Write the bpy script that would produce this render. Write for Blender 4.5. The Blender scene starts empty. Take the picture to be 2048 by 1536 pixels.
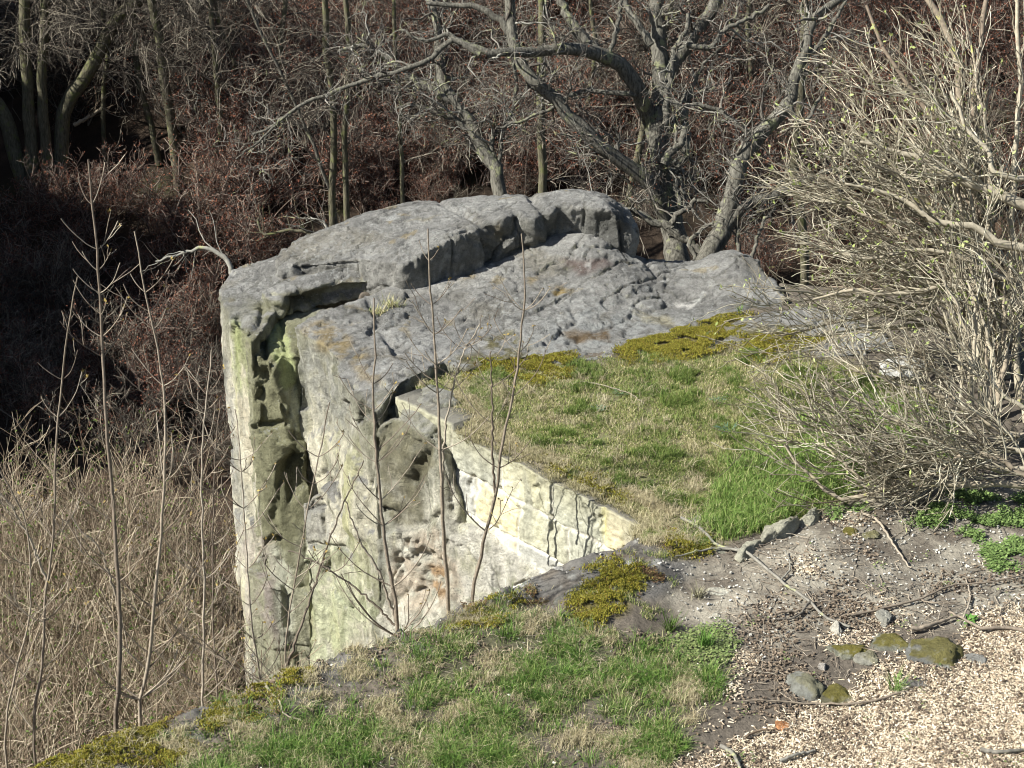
import bpy, math, random
import numpy as np
from mathutils import Vector
from mathutils.geometry import delaunay_2d_cdt
rad = math.radians
SC = bpy.context.scene
COL = SC.collection

# ---------------------------------------------------------------- camera, sky, sun, exposure
PITCH = rad(24.0); CAMZ = 7.5; FPX = 3822.0            # focal length in pixels of the 2048 px wide photograph
cam = bpy.data.cameras.new('camera'); camo = bpy.data.objects.new('camera', cam); COL.objects.link(camo)
camo.location = (0, 0, CAMZ); camo.rotation_euler = (math.pi/2-PITCH, 0, 0)
cam.sensor_width = 36; cam.lens = FPX/2048*36; cam.clip_end = 500
SC.camera = camo
SUN_AZ = rad(252.0)      # clockwise from +Y: the sun stands to the left, a little behind the camera
SUN_EL = rad(40.0)
world = bpy.data.worlds.new('World'); SC.world = world; world.use_nodes = True
wn = world.node_tree.nodes; wl = world.node_tree.links; wn.clear()
sky = wn.new('ShaderNodeTexSky'); sky.sky_type = 'NISHITA'; sky.sun_disc = False
sky.sun_elevation = SUN_EL; sky.sun_rotation = SUN_AZ
bg = wn.new('ShaderNodeBackground'); bg.inputs['Strength'].default_value = 0.05
wo = wn.new('ShaderNodeOutputWorld'); wl.new(sky.outputs[0], bg.inputs['Color']); wl.new(bg.outputs[0], wo.inputs['Surface'])
sl = bpy.data.lights.new('sun', 'SUN'); sl.energy = 5.0; sl.angle = rad(0.5); sl.color = (1.0, 0.975, 0.90)
so = bpy.data.objects.new('sun', sl); COL.objects.link(so)
sdir = Vector((math.sin(SUN_AZ)*math.cos(SUN_EL), math.cos(SUN_AZ)*math.cos(SUN_EL), math.sin(SUN_EL)))
so.rotation_euler = sdir.to_track_quat('Z', 'Y').to_euler()
so.location = (-20, -5, 30)
SC.view_settings.view_transform = 'Standard'; SC.view_settings.look = 'None'
SC.view_settings.exposure = 0.92; SC.view_settings.gamma = 1.0; SC.view_settings.use_curve_mapping = False
SC.render.engine = 'CYCLES'
SC.cycles.pixel_filter_type = 'BLACKMAN_HARRIS'; SC.cycles.filter_width = 1.05; SC.cycles.max_bounces = 4; SC.cycles.diffuse_bounces = 2; SC.cycles.glossy_bounces = 1

# ---------------------------------------------------------------- pixel helpers (photo pixels 2048x1536)
CP, SP = math.cos(PITCH), math.sin(PITCH)
CAM = np.array([0, 0, CAMZ])
def ray(px, py):
    x = (px-1024)/FPX; u = (768-py)/FPX
    return np.array([x, CP+u*SP, -SP+u*CP])
def PZ(px, py, z=0.0):
    d = ray(px, py); return CAM+d*((z-CAMZ)/d[2])
def PY(px, py, y):
    d = ray(px, py); return CAM+d*(y/d[1])
def PT(px, py, t):
    return CAM+ray(px, py)*t
def pix(P):
    P = np.asarray(P); f = P[..., 1]*CP-(P[..., 2]-CAMZ)*SP; f = np.maximum(f, 0.1)
    u = P[..., 1]*SP+(P[..., 2]-CAMZ)*CP
    return np.stack([1024+P[..., 0]/f*FPX, 768-u/f*FPX], -1)

# ---------------------------------------------------------------- numeric helpers
def sstep(a, b, x):
    t = np.clip((x-a)/(b-a), 0, 1); return t*t*(3-2*t)
_pr = np.random.default_rng(7).permutation(256); _pr = np.concatenate([_pr, _pr, _pr])
_gr = np.random.default_rng(8).normal(size=(256, 3)); _gr /= np.linalg.norm(_gr, axis=1)[:, None]
def perlin(P):
    P = np.asarray(P, float); I = np.floor(P).astype(np.int64); F = P-I; I &= 255
    W = F*F*F*(F*(F*6-15)+10); out = 0
    for a in (0, 1):
        wa = W[..., 0] if a else 1-W[..., 0]
        for b in (0, 1):
            wb = W[..., 1] if b else 1-W[..., 1]
            for c in (0, 1):
                wc = W[..., 2] if c else 1-W[..., 2]
                h = _pr[_pr[_pr[(I[..., 0]+a) & 255]+((I[..., 1]+b) & 255)]+((I[..., 2]+c) & 255)]
                g = _gr[h]
                out = out+wa*wb*wc*(g[..., 0]*(F[..., 0]-a)+g[..., 1]*(F[..., 1]-b)+g[..., 2]*(F[..., 2]-c))
    return out*1.5
def fbm(P, oct=4, s=1.0, gain=.5, off=0.0, ridged=False):
    P = np.asarray(P, float)*s+off; o = 0; a = 1.0; n = 0
    for k in range(oct):
        v = perlin(P+k*17.3)
        if ridged: v = 1-2*np.abs(v)
        o = o+a*v; n += a; a *= gain; P = P*2.03
    return o/n
_h3 = np.random.default_rng(9).random((256, 4))
def cells(P, s=(1, 1, 1), warp=.12, off=0.):
    """broken blocks: a random value per cell and the distance to the nearest joint"""
    P = np.asarray(P, float)*np.array(s)+off; P = P+warp*np.stack([perlin(P*2.3), perlin(P*2.3+40), perlin(P*2.3+80)], -1)+warp*.3*perlin(P*7.)[..., None]
    I = np.floor(P).astype(np.int64); F = P-I; f1 = np.full(P.shape[:-1], 9.); f2 = f1.copy(); v = np.zeros(P.shape[:-1])
    for a in (-1, 0, 1):
        for b in (-1, 0, 1):
            for c in (-1, 0, 1):
                r = _h3[_pr[_pr[_pr[(I[..., 0]+a) & 255]+((I[..., 1]+b) & 255)]+((I[..., 2]+c) & 255)]]
                d = np.sqrt(((np.array([a, b, c])+.1+.8*r[..., :3]-F)**2).sum(-1)); n = d < f1
                f2 = np.where(n, f1, np.minimum(f2, d)); v = np.where(n, r[..., 3], v); f1 = np.where(n, d, f1)
    return v, f2-f1
def xy3(x, y, z=0.0):
    x = np.asarray(x, float); return np.stack([x, np.asarray(y, float)+0*x, z+0*x], -1)
def dist_line(Q, pts):
    pts = np.asarray(pts, float); best = np.full(Q.shape[:-1], 1e9)
    for a, b in zip(pts[:-1], pts[1:]):
        d = b-a; t = np.clip(((Q-a)@d)/max(d@d, 1e-9), 0, 1)
        best = np.minimum(best, np.hypot(*(np.moveaxis(Q-(a+t[..., None]*d), -1, 0))))
    return best
def inside(Q, pts):
    pts = np.asarray(pts, float); c = np.zeros(Q.shape[:-1], bool); x, y = Q[..., 0], Q[..., 1]
    for (x1, y1), (x2, y2) in zip(pts, np.roll(pts, -1, 0)):
        if y1 == y2: continue
        c ^= ((y1 > y) != (y2 > y)) & (x < (x2-x1)*(y-y1)/(y2-y1)+x1)
    return c
def sdf(Q, pts):      # positive inside
    pts = np.asarray(pts, float); d = dist_line(Q, np.vstack([pts, pts[:1]]))
    return np.where(inside(Q, pts), d, -d)
def polym(Q, pts, f):  # soft polygon mask
    return sstep(-f, f, sdf(Q, pts))
def rows(*c): return np.array(c, float)
def resample(pts, n):
    pts = np.asarray(pts, float)
    # Catmull-Rom through the points, then even spacing
    p = np.vstack([2*pts[0]-pts[1], pts, 2*pts[-1]-pts[-2]]); out = []
    for i in range(1, len(p)-2):
        t = np.linspace(0, 1, 8, endpoint=False)[:, None]
        out.append(.5*((2*p[i])+(-p[i-1]+p[i+1])*t+(2*p[i-1]-5*p[i]+4*p[i+1]-p[i+2])*t**2+(-p[i-1]+3*p[i]-3*p[i+1]+p[i+2])*t**3))
    out.append(p[-2:-1]); q = np.vstack(out)
    s = np.concatenate([[0], np.cumsum(np.linalg.norm(np.diff(q, axis=0), axis=1))])
    u = np.linspace(0, s[-1], n)
    return np.stack([np.interp(u, s, q[:, k]) for k in range(q.shape[1])], 1)

# ---------------------------------------------------------------- mesh helpers
def mk(name, V, quads=None, tris=None, mat=None, parent=None, attrs=None, smooth=True, ptint=None):
    me = bpy.data.meshes.new(name); V = np.asarray(V, np.float32)
    me.vertices.add(len(V)); me.vertices.foreach_set('co', V.ravel())
    nq = 0 if quads is None else len(quads); nt = 0 if tris is None else len(tris)
    idx = []; st = []
    if nq: idx.append(np.asarray(quads, np.int32).ravel()); st.append(np.arange(nq)*4)
    if nt: idx.append(np.asarray(tris, np.int32).ravel()); st.append(nq*4+np.arange(nt)*3)
    idx = np.concatenate(idx); st = np.concatenate(st).astype(np.int32)
    me.loops.add(len(idx)); me.loops.foreach_set('vertex_index', idx)
    me.polygons.add(nq+nt); me.polygons.foreach_set('loop_start', st)
    me.update(calc_edges=True)
    me.polygons.foreach_set('use_smooth', np.full(nq+nt, smooth))
    for k, v in (attrs or {}).items():
        v = np.asarray(v, np.float32)
        if v.ndim == 1:
            a = me.attributes.new(k, 'FLOAT', 'POINT'); a.data.foreach_set('value', v)
        else:
            a = me.attributes.new(k, 'FLOAT_COLOR', 'POINT')
            a.data.foreach_set('color', np.concatenate([v, np.ones((len(v), 1), np.float32)], 1).ravel())
    if mat: me.materials.append(mat)
    o = bpy.data.objects.new(name, me); COL.objects.link(o)
    if parent: o.parent = parent
    return o
def tag(o, label=None, cat=None, group=None, kind=None):
    for k, v in (('label', label), ('category', cat), ('group', group), ('kind', kind)):
        if v: o[k] = v
    return o
def empty(name, loc=(0, 0, 0)):
    o = bpy.data.objects.new(name, None); COL.objects.link(o); o.location = tuple(loc); o.empty_display_size = .1; return o
def shift(P, o): return np.asarray(P)-np.asarray(o)

class Tubes:
    """collects tapered tubes, one mesh at the end"""
    def __init__(s): s.V = []; s.Q = []; s.T = []; s.n = 0
    def add(s, P, R, sides=3, tint=None, rng=None, cap=True):
        P = np.asarray(P, float); R = np.asarray(R, float)
        if P.ndim == 2: P = P[None]; R = R[None]
        N, m, _ = P.shape
        T = np.gradient(P, axis=1); T /= np.linalg.norm(T, axis=2)[..., None]+1e-9
        ref = np.where(np.abs(T[:, :1, 2:3]) > .9, np.array([1., 0, 0]), np.array([0, 0, 1.]))
        ref = np.broadcast_to(ref, T.shape)
        A = np.cross(T, ref); A /= np.linalg.norm(A, axis=2)[..., None]+1e-9
        B = np.cross(T, A)
        ph = np.arange(sides)*2*math.pi/sides
        ring = P[:, :, None]+R[:, :, None, None]*(A[:, :, None]*np.cos(ph)[None, None, :, None]+B[:, :, None]*np.sin(ph)[None, None, :, None])
        s.V.append(ring.reshape(-1, 3))
        base = s.n+np.arange(N)[:, None, None]*m*sides+np.arange(m-1)[None, :, None]*sides
        j = np.arange(sides)[None, None]; k = (j+1) % sides
        q = np.stack([base+j, base+k, base+k+sides, base+j+sides], -1).reshape(-1, 4)
        s.Q.append(q)
        if tint is None: tint = (rng or np.random.default_rng(1)).random(N)
        s.T.append(np.repeat(np.broadcast_to(tint, (N,)), m*sides)); s.n += N*m*sides
    def build(s, name, mat, parent=None, origin=(0, 0, 0)):
        return mk(name, np.concatenate(s.V)-np.asarray(origin), quads=np.concatenate(s.Q), mat=mat, parent=parent,
                  attrs={'tint': np.concatenate(s.T)})

def grow(par, n, L, rng, t=(.25, 1.), npts=5, ang=(.5, 1.), wig=.25, trop=(0, 0, .1), rr=.5, tip=.25, lw=True, rmax=9, curl=0.):
    """n children out of the polylines par=(P,R)"""
    P, R = par; N, m, _ = P.shape
    seg = np.linalg.norm(np.diff(P, axis=1), axis=2).sum(1)
    w = seg/seg.sum() if lw else np.full(N, 1/N)
    i = rng.choice(N, n, p=w); tt = rng.uniform(t[0], t[1], n)*(m-1)*.999
    k = tt.astype(int); f = (tt-k)[:, None]
    p0 = P[i, k]*(1-f)+P[i, k+1]*f; r0 = R[i, k]*(1-f[:, 0])+R[i, k+1]*f[:, 0]
    T = P[i, k+1]-P[i, k]; T /= np.linalg.norm(T, axis=1)[:, None]+1e-9
    q = rng.normal(size=(n, 3)); q -= (q*T).sum(1)[:, None]*T; q /= np.linalg.norm(q, axis=1)[:, None]
    a = rng.uniform(ang[0], ang[1], n)[:, None]
    d = T*np.cos(a)+q*np.sin(a)
    ln = rng.uniform(L[0], L[1], n)*(1.1-.5*tt/(m-1)); st = ln/(npts-1)
    out = np.empty((n, npts, 3)); out[:, 0] = p0; tr = np.asarray(trop, float)
    for j in range(1, npts):
        d = d+rng.normal(size=(n, 3))*wig+tr
        d /= np.linalg.norm(d, axis=1)[:, None]
        out[:, j] = out[:, j-1]+d*st[:, None]
    rs = np.minimum(r0*rr, rmax)*rng.uniform(.7, 1.1, n)
    RR = rs[:, None]*np.linspace(1, tip, npts)[None]
    return out, RR
def stem(pts, r0, r1, n=14, wig=0.0, rng=None):
    P = resample(pts, n)
    if wig and rng is not None:
        e = rng.normal(size=P.shape)*wig; e[0] = 0; e[:, 1] *= .5; P = P+e
    return P[None], np.linspace(r0, r1, n)[None]
def leaves(par, n, rng, size=(.01, .02), t=(.6, 1.), asp=.5, spread=.02, up=.3):
    """small diamond leaves near the branch ends; returns V,Q,tint"""
    P, R = par; N, m, _ = P.shape
    i = rng.integers(0, N, n); tt = rng.uniform(t[0], t[1], n)*(m-1)*.999; k = tt.astype(int); f = (tt-k)[:, None]
    p = P[i, k]*(1-f)+P[i, k+1]*f+rng.normal(size=(n, 3))*spread
    d = rng.normal(size=(n, 3))+np.array([0, 0, up]); d /= np.linalg.norm(d, axis=1)[:, None]
    e = np.cross(d, rng.normal(size=(n, 3))); e /= np.linalg.norm(e, axis=1)[:, None]
    s = rng.uniform(size[0], size[1], n)[:, None]
    V = np.stack([p, p+d*s*.5+e*s*asp*.5, p+d*s, p+d*s*.5-e*s*asp*.5], 1).reshape(-1, 3)
    return V, np.arange(n*4).reshape(-1, 4), np.repeat(rng.random(n), 4)

# ---------------------------------------------------------------- materials
class M:
    def __init__(s, name, rough=.85, spec=.25):
        s.m = bpy.data.materials.new(name); s.m.use_nodes = True; nt = s.m.node_tree; s.n = nt.nodes; s.l = nt.links
        s.b = s.n['Principled BSDF']; s.b.inputs['Roughness'].default_value = rough
        s.b.inputs['Specular IOR Level'].default_value = spec
        s.tc = s.n.new('ShaderNodeTexCoord').outputs['Object']
    def attr(s, name): a = s.n.new('ShaderNodeAttribute'); a.attribute_name = name; return a
    def noise(s, scale, det=4, rough=.6, vec=None, dist=0):
        t = s.n.new('ShaderNodeTexNoise'); t.inputs['Scale'].default_value = scale; t.inputs['Detail'].default_value = det
        t.inputs['Roughness'].default_value = rough; t.inputs['Distortion'].default_value = dist
        s.l.new(vec or s.tc, t.inputs['Vector']); return t.outputs['Fac']
    def voro(s, scale, feat='F1', vec=None):
        t = s.n.new('ShaderNodeTexVoronoi'); t.feature = feat; t.inputs['Scale'].default_value = scale
        s.l.new(vec or s.tc, t.inputs['Vector']); return t
    def mapping(s, sc, vec=None, rot=(0, 0, 0)):
        t = s.n.new('ShaderNodeMapping'); t.inputs['Scale'].default_value = sc; t.inputs['Rotation'].default_value = rot
        s.l.new(vec or s.tc, t.inputs['Vector']); return t.outputs[0]
    def ramp(s, fac, stops):
        t = s.n.new('ShaderNodeValToRGB'); e = t.color_ramp.elements
        while len(e) < len(stops): e.new(.5)
        for el, (p, c) in zip(e, stops):
            el.position = p; el.color = (c if isinstance(c, tuple) else (c, c, c))+(1,)
        s.l.new(fac, t.inputs[0]); return t.outputs[0]
    def mix(s, a, b, fac, mode='MIX'):
        t = s.n.new('ShaderNodeMix'); t.data_type = 'RGBA'; t.blend_type = mode
        for sock, v in ((t.inputs[0], fac), (t.inputs[6], a), (t.inputs[7], b)):
            if hasattr(v, 'default_value') or hasattr(v, 'is_linked'): s.l.new(v, sock)
            elif isinstance(v, tuple): sock.default_value = v+(1,)
            else: sock.default_value = v
        return t.outputs[2]
    def math(s, op, a, b=0.0):
        t = s.n.new('ShaderNodeMath'); t.operation = op
        for sock, v in ((t.inputs[0], a), (t.inputs[1], b)):
            if hasattr(v, 'is_linked'): s.l.new(v, sock)
            else: sock.default_value = v
        return t.outputs[0]
    def bump(s, h, dist=.01, strength=1.0):
        t = s.n.new('ShaderNodeBump'); t.inputs['Distance'].default_value = dist; t.inputs['Strength'].default_value = strength
        s.l.new(h, t.inputs['Height']); s.l.new(t.outputs[0], s.b.inputs['Normal'])
    def color(s, c):
        s.l.new(c, s.b.inputs['Base Color']) if hasattr(c, 'is_linked') else setattr(s.b.inputs['Base Color'], 'default_value', c+(1,))

def rock_mat(name='weathered_sandstone', pit=1.0):
    m = M(name, .9, .2); col = m.attr('Col').outputs['Color']; li = m.attr('lich').outputs['Fac']
    n1 = m.noise(9, 6, .65); n2 = m.noise(45, 4, .7); n3 = m.noise(2.2, 5, .6)
    c = m.mix(col, m.ramp(n1, [(.3, .72), (.5, 1.02), (.7, 1.3)]), 1.0, 'MULTIPLY')
    c = m.mix(c, m.ramp(n2, [(.3, .78), (.6, 1.08)]), 1.0, 'MULTIPLY')
    sp = m.math('MULTIPLY', m.ramp(m.noise(24, 3, .55, dist=.6), [(.56, 0.), (.62, 1.)]), 1.0)
    gate = m.ramp(n3, [(.40, 0.0), (.62, 1.0)])
    f = m.math('MULTIPLY', m.math('MULTIPLY', sp, gate), li)
    c = m.mix(c, (.44, .45, .43), m.math('MULTIPLY', f, .55))
    pt = m.voro(38, vec=m.mapping((1, 1, .55))); pits = m.ramp(pt.outputs['Distance'], [(.06, 0.0), (.2, 1.0)])
    pg = m.ramp(m.noise(4.5, 3, .6), [(.5, 0.0), (.62, 1.0)])
    ph = m.mix((1., 1., 1.), pits, pg)
    c = m.mix(c, m.mix((.35, .35, .35), (1., 1., 1.), ph), 1.0, 'MULTIPLY') if pit else c
    m.color(c)
    h = m.math('ADD', m.math('MULTIPLY', m.noise(11, 10, .78, dist=.4), 2.6), m.math('MULTIPLY', ph, .7*pit))
    m.bump(h, .045, 1.)
    return m.m
def twig_mat(name, c0, c1, c2=None, lichen=None, sc=6):
    m = M(name, .8, .3); t = m.attr('tint').outputs['Fac']
    c = m.ramp(t, [(0, c0), (.55, c1), (1, c2 or c1)])
    n = m.noise(sc*4, 4, .7); c = m.mix(c, m.ramp(n, [(.3, .6), (.7, 1.3)]), 1.0, 'MULTIPLY')
    if lichen:
        g = m.ramp(m.noise(sc, 4, .7), [(lichen[1], 0.), (lichen[1]+.06, 1.)]); c = m.mix(c, lichen[0], g)
    m.color(c)
    return m.m
def bark_mat(name, dark, light, lichen, thr=.55):
    m = M(name, .9, .2); mp = m.mapping((1, 1, .18))
    n = m.noise(34, 5, .7, mp); c = m.ramp(n, [(.35, dark), (.62, light)])
    g = m.ramp(m.noise(5, 5, .7), [(thr, 0.), (thr+.07, 1.)]); c = m.mix(c, lichen, m.math('MULTIPLY', g, .8))
    m.color(c); m.bump(n, .02, .9)
    return m.m
def leaf_mat(name, stops, rough=.7, trans=.0):
    m = M(name, rough, .25); m.color(m.ramp(m.attr('tint').outputs['Fac'], stops)); return m.m
def col_mat(name, rough=.85, bump=None):
    m = M(name, rough, .2); c = m.attr('Col').outputs['Color']
    if bump:
        n = m.noise(bump[0], 6, .7); c = m.mix(c, m.ramp(n, [(.3, .65), (.7, 1.3)]), 1.0, 'MULTIPLY'); m.bump(n, bump[1], 1.)
    m.color(c); return m.m

# ================================================================ TERRAIN
LIP = [(-9, 5.9), (-5.2, 9.0), (-3.25, 10.55), (-2.45, 11.2), (-1.61, 11.80), (-1.1, 12.18), (-.585, 12.55), (.25, 13.2), (1.14, 13.98)]
TER = LIP+[(1.2, 14.15), (.27, 15.08), (-.30, 15.72), (-.62, 16.2), (-.9, 16.75), (-1.25, 16.95), (-1.75, 18.2), (-1.6, 19.6), (0, 20.1), (1.5, 20.3), (3.1, 19.5), (4.2, 19.3), (6, 20), (12, 21), (12, -6), (-9, -6)]
def valley(x, y):
    P = xy3(x, y)
    left = -4.3-.30*np.maximum(y-13, -2); right = -1.5-.62*np.maximum(y-21, 0)-4.0*sstep(19.3, 17.8, y)
    near = left+(right-left)*sstep(-3.6, .6, x)
    far = -6.6+.46*(y-42)+.10*x+.9*fbm(P, 3, .12)
    zf = np.maximum(far, -9.3)
    z = np.log(np.exp(np.clip(near, -30, 20)*1.2)+np.exp(zf*1.2))/1.2
    z = z+.35*fbm(P, 4, .45)+.10*fbm(P, 3, 1.9)
    ridge = (1+.04*np.clip(y-34, 0, 14))*np.clip((-x-(.285*y+2.8)), 0, 9.5)*sstep(23, 31, y)*1.4*(1+.25*perlin(P*.35))  # unseen rise left of the view, added to throw shade over the hollow
    return z+ridge
def htop(x, y):
    P = xy3(x, y)
    z = .035*fbm(P, 4, 1.1)+.012*fbm(P, 4, 6.)+.005*fbm(P, 3, 22.)
    q = pix(xy3(x, y, 0))
    z = z+.10*np.exp(-((q[..., 0]-1640)/150)**2-((q[..., 1]-1130)/70)**2)            # mound of bare soil
    z = z+.07*polym(q, [(1100, 1180), (1150, 1110), (1330, 1070), (1380, 1110), (1330, 1190), (1280, 1290), (1150, 1270)], 40)
    z = z-.3*polym(q, [(640, 640), (1000, 480), (1250, 490), (1500, 500), (1560, 585), (1440, 625), (1250, 675), (1100, 700), (930, 715), (860, 715), (800, 745), (720, 780), (680, 700)], 14)
    dl = dist_line(np.stack([x, y], -1), LIP); v_, e_ = cells(xy3(x, y), (3.2, 3.2, 1), .2); z = z+np.exp(-(dl/.75)**2)*(.05*(v_-.5)-.03*sstep(.06, 0, e_))
    z = z-.10*np.exp(-dl/.16)+.09*fbm(P, 4, 2.6, ridged=True)*np.exp(-dist_line(np.stack([x, y], -1), LIP)/.45)
    return z
def H(x, y):
    x = np.asarray(x, float); y = np.asarray(y, float)
    s = sdf(np.stack([x, y], -1), TER)
    w = sstep(-.24, .0, s+.02*perlin(xy3(x, y)*2.3))
    v = valley(x, y)
    return v+(htop(x, y)-v)*w
def hit(px, py, tmin=9, tmax=95):
    """where the line of sight of a pixel meets the terrain"""
    t = np.linspace(tmin, tmax, 500); d = ray(px, py); P = CAM+d*t[:, None]
    s = P[:, 2]-H(P[:, 0], P[:, 1]); k = np.argmax(s < 0)
    if s[k] >= 0: k = len(t)-1
    a = s[k-1]/(s[k-1]-s[k]+1e-9) if k else 0
    return CAM+d*(t[k-1]+(t[k]-t[k-1])*a)
def G(px, py):
    p = PZ(px, py, 0.0); p = PZ(px, py, float(H(p[0], p[1]))); p[2] = float(H(p[0], p[1])); return p

# painted regions of the near ground, in photo pixels of the z = 0 plane
R_PLAT = [(800, 790), (870, 740), (1000, 740), (1150, 735), (1260, 712), (1500, 705), (1700, 730), (1850, 790), (1900, 880), (1760, 960), (1640, 1020), (1500, 1060), (1400, 1100), (1300, 1085), (1280, 1040), (1180, 975), (1090, 925), (1030, 890), (960, 850), (860, 815)]
R_LUSH = [[(1430, 990), (1480, 930), (1600, 900), (1700, 930), (1700, 980), (1600, 1010), (1540, 1060), (1440, 1080), (1400, 1050)],
          [(1600, 850), (1720, 800), (1860, 830), (1900, 900), (1760, 950), (1650, 920)]]
R_FORE = [[(820, 1340), (900, 1280), (1010, 1265), (1060, 1240), (1130, 1235), (1200, 1290), (1330, 1270), (1350, 1330), (1370, 1400), (1280, 1440), (1180, 1400), (1080, 1470), (1000, 1500), (930, 1440), (840, 1420)],
          [(420, 1536), (500, 1480), (600, 1450), (740, 1430), (900, 1450), (1050, 1480), (1060, 1560), (400, 1560)],
          [(1290, 1330), (1380, 1300), (1430, 1330), (1440, 1400), (1360, 1420)], [(1250, 1450), (1340, 1420), (1380, 1500), (1300, 1550), (1230, 1550)]]
R_HERB = [[(1830, 1030), (1900, 990), (2048, 975), (2100, 1010), (2100, 1100), (2000, 1110), (1900, 1070), (1810, 1050)], [(1960, 1100), (2050, 1090), (2060, 1130), (1980, 1140)], [(1650, 1025), (1730, 1015), (1750, 1035), (1680, 1045)]]
R_CHIP = [(1310, 1580), (1450, 1520), (1560, 1465), (1640, 1425), (1700, 1400), (1770, 1345), (1850, 1325), (1930, 1330), (1960, 1250), (2100, 1225), (2200, 1600)]
R_SPAR = [(1230, 1580), (1400, 1400), (1480, 1250), (1560, 1180), (1600, 1100), (1700, 1050), (1850, 1080), (1960, 1130), (2200, 1120), (2200, 1600)]
R_SOIL = [(1330, 1130), (1480, 1120), (1560, 1090), (1640, 1035), (1760, 990), (1900, 960), (2150, 960), (2150, 1200), (1900, 1260), (1700, 1230), (1560, 1300), (1480, 1320), (1400, 1270), (1330, 1200)]
R_LIPR = [(0, 1560), (120, 1505), (300, 1440), (560, 1345), (700, 1275), (880, 1200), (1010, 1165), (1140, 1105), (1290, 1045), (1420, 1060), (1400, 1130), (1310, 1200), (1120, 1190), (1000, 1230), (850, 1290), (700, 1370), (500, 1450), (330, 1510), (200, 1600)]
R_MOSS = [[(1250, 690), (1300, 665), (1380, 650), (1440, 640), (1500, 640), (1480, 670), (1440, 700), (1380, 715), (1300, 720), (1240, 715)],
          [(1490, 670), (1520, 650), (1590, 655), (1640, 680), (1590, 700), (1520, 720), (1480, 705)],
          [(1020, 720), (1080, 700), (1140, 710), (1140, 745), (1080, 765), (1020, 760)], [(1190, 1160), (1260, 1150), (1290, 1180), (1240, 1230), (1180, 1270), (1140, 1230)],
          [(1330, 1090), (1400, 1085), (1420, 1110), (1340, 1120)], [(930, 1240), (990, 1205), (1030, 1210), (1000, 1250), (900, 1260)], [(505, 1360), (560, 1335), (620, 1335), (600, 1365), (540, 1375)],
          [(60, 1536), (150, 1490), (260, 1450), (330, 1440), (280, 1500), (200, 1550)], [(400, 1440), (470, 1405), (560, 1400), (500, 1440), (420, 1465)],
          [(920, 735), (960, 700), (1000, 700), (1000, 730), (950, 760)], [(1090, 930), (1180, 965), (1270, 1015), (1290, 1045), (1240, 1020), (1150, 975), (1080, 945)], [(240, 1530), (330, 1480), (380, 1490), (340, 1540)]]
def region(q, polys, f):
    m = 0
    for p in polys: m = np.maximum(m, polym(q, p, f))
    return m
def axis(lo, a, b, hi, fine, coarse):
    k = lambda n: np.linspace(0, 1, n)**1.0
    return np.concatenate([np.linspace(lo, a, int((a-lo)/coarse), endpoint=False), np.arange(a, b, fine), np.linspace(b, hi, int((hi-b)/coarse))])
gx = axis(-38, -4.2, 5.4, 34, .022, .3); gy = axis(-6, 9.3, 19.6, 78, .022, .3)
GX, GY = np.meshgrid(gx, gy); GZ = H(GX, GY); gs = GX.shape
gP = np.stack([GX, GY, GZ], -1).reshape(-1, 3)
a = np.arange(gs[0]-1)[:, None]*gs[1]+np.arange(gs[1]-1)[None]; gQ = np.stack([a, a+1, a+gs[1]+1, a+gs[1]], -1).reshape(-1, 4)
gq = pix(gP); nz = fbm(gP, 4, 3.0)*18; gqn = gq+np.stack([nz, fbm(gP, 4, 3.0, off=40)*18], -1)
def blend(c, col, m): return c+(np.array(col)-c)*m[:, None]
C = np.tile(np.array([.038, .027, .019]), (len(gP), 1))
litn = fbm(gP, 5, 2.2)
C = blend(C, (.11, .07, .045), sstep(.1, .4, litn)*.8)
C = blend(C, (.25, .18, .12), sstep(.30, .42, fbm(gP, 3, 7.))*.7)
C = blend(C, (.035, .05, .015), sstep(.15, .45, fbm(gP, 4, .5, off=9))*.6)
near = (sdf(gP[:, :2], TER) > -.15).astype(float)
C = blend(C, (.135, .115, .092), near)                                            # brown soil
C = blend(C, (.34, .31, .25), near*sstep(-.3, .3, fbm(gP, 5, 2.5))*polym(gqn, R_SOIL, 30))
C = blend(C, (.20, .185, .105), near*polym(gqn, R_PLAT, 14))
C = blend(C, (.15, .16, .07), near*polym(gqn, R_PLAT, 14)*sstep(-.1, .4, fbm(gP, 4, 4.)))
C = blend(C, (.10, .10, .055), near*region(gqn, R_FORE, 25)*.8)
C = blend(C, (.26, .19, .13), near*polym(gqn, R_CHIP, 40)*.8)
C = blend(C, (.15, .142, .13), near*polym(gqn, R_LIPR, 16)*sstep(-.35, .05, fbm(gP, 4, 2.2, off=3)))
C = blend(C, (.085, .08, .072), near*polym(gqn, R_LIPR, 16)*sstep(.0, .3, fbm(gP, 5, 4.5, off=23))*.7)
C = blend(C, (.36, .36, .33), near*polym(gqn, R_LIPR, 16)*sstep(.25, .4, fbm(gP, 4, 6., off=13))*.6)
C = blend(C, (.14, .12, .035), near*region(gqn, R_MOSS, 14)*.9*sstep(-.2, .1, fbm(gP, 3, 5., off=2)))
C = blend(C, (.10, .055, .025), near*sstep(.2, .4, fbm(gP, 4, 3., off=77))*polym(gqn, R_LIPR, 20)*.7)
gm = col_mat('earth', .95, (30, .02))
ground = mk('ground', gP, quads=gQ, mat=gm, attrs={'Col': C})
tag(ground, kind='structure')

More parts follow.
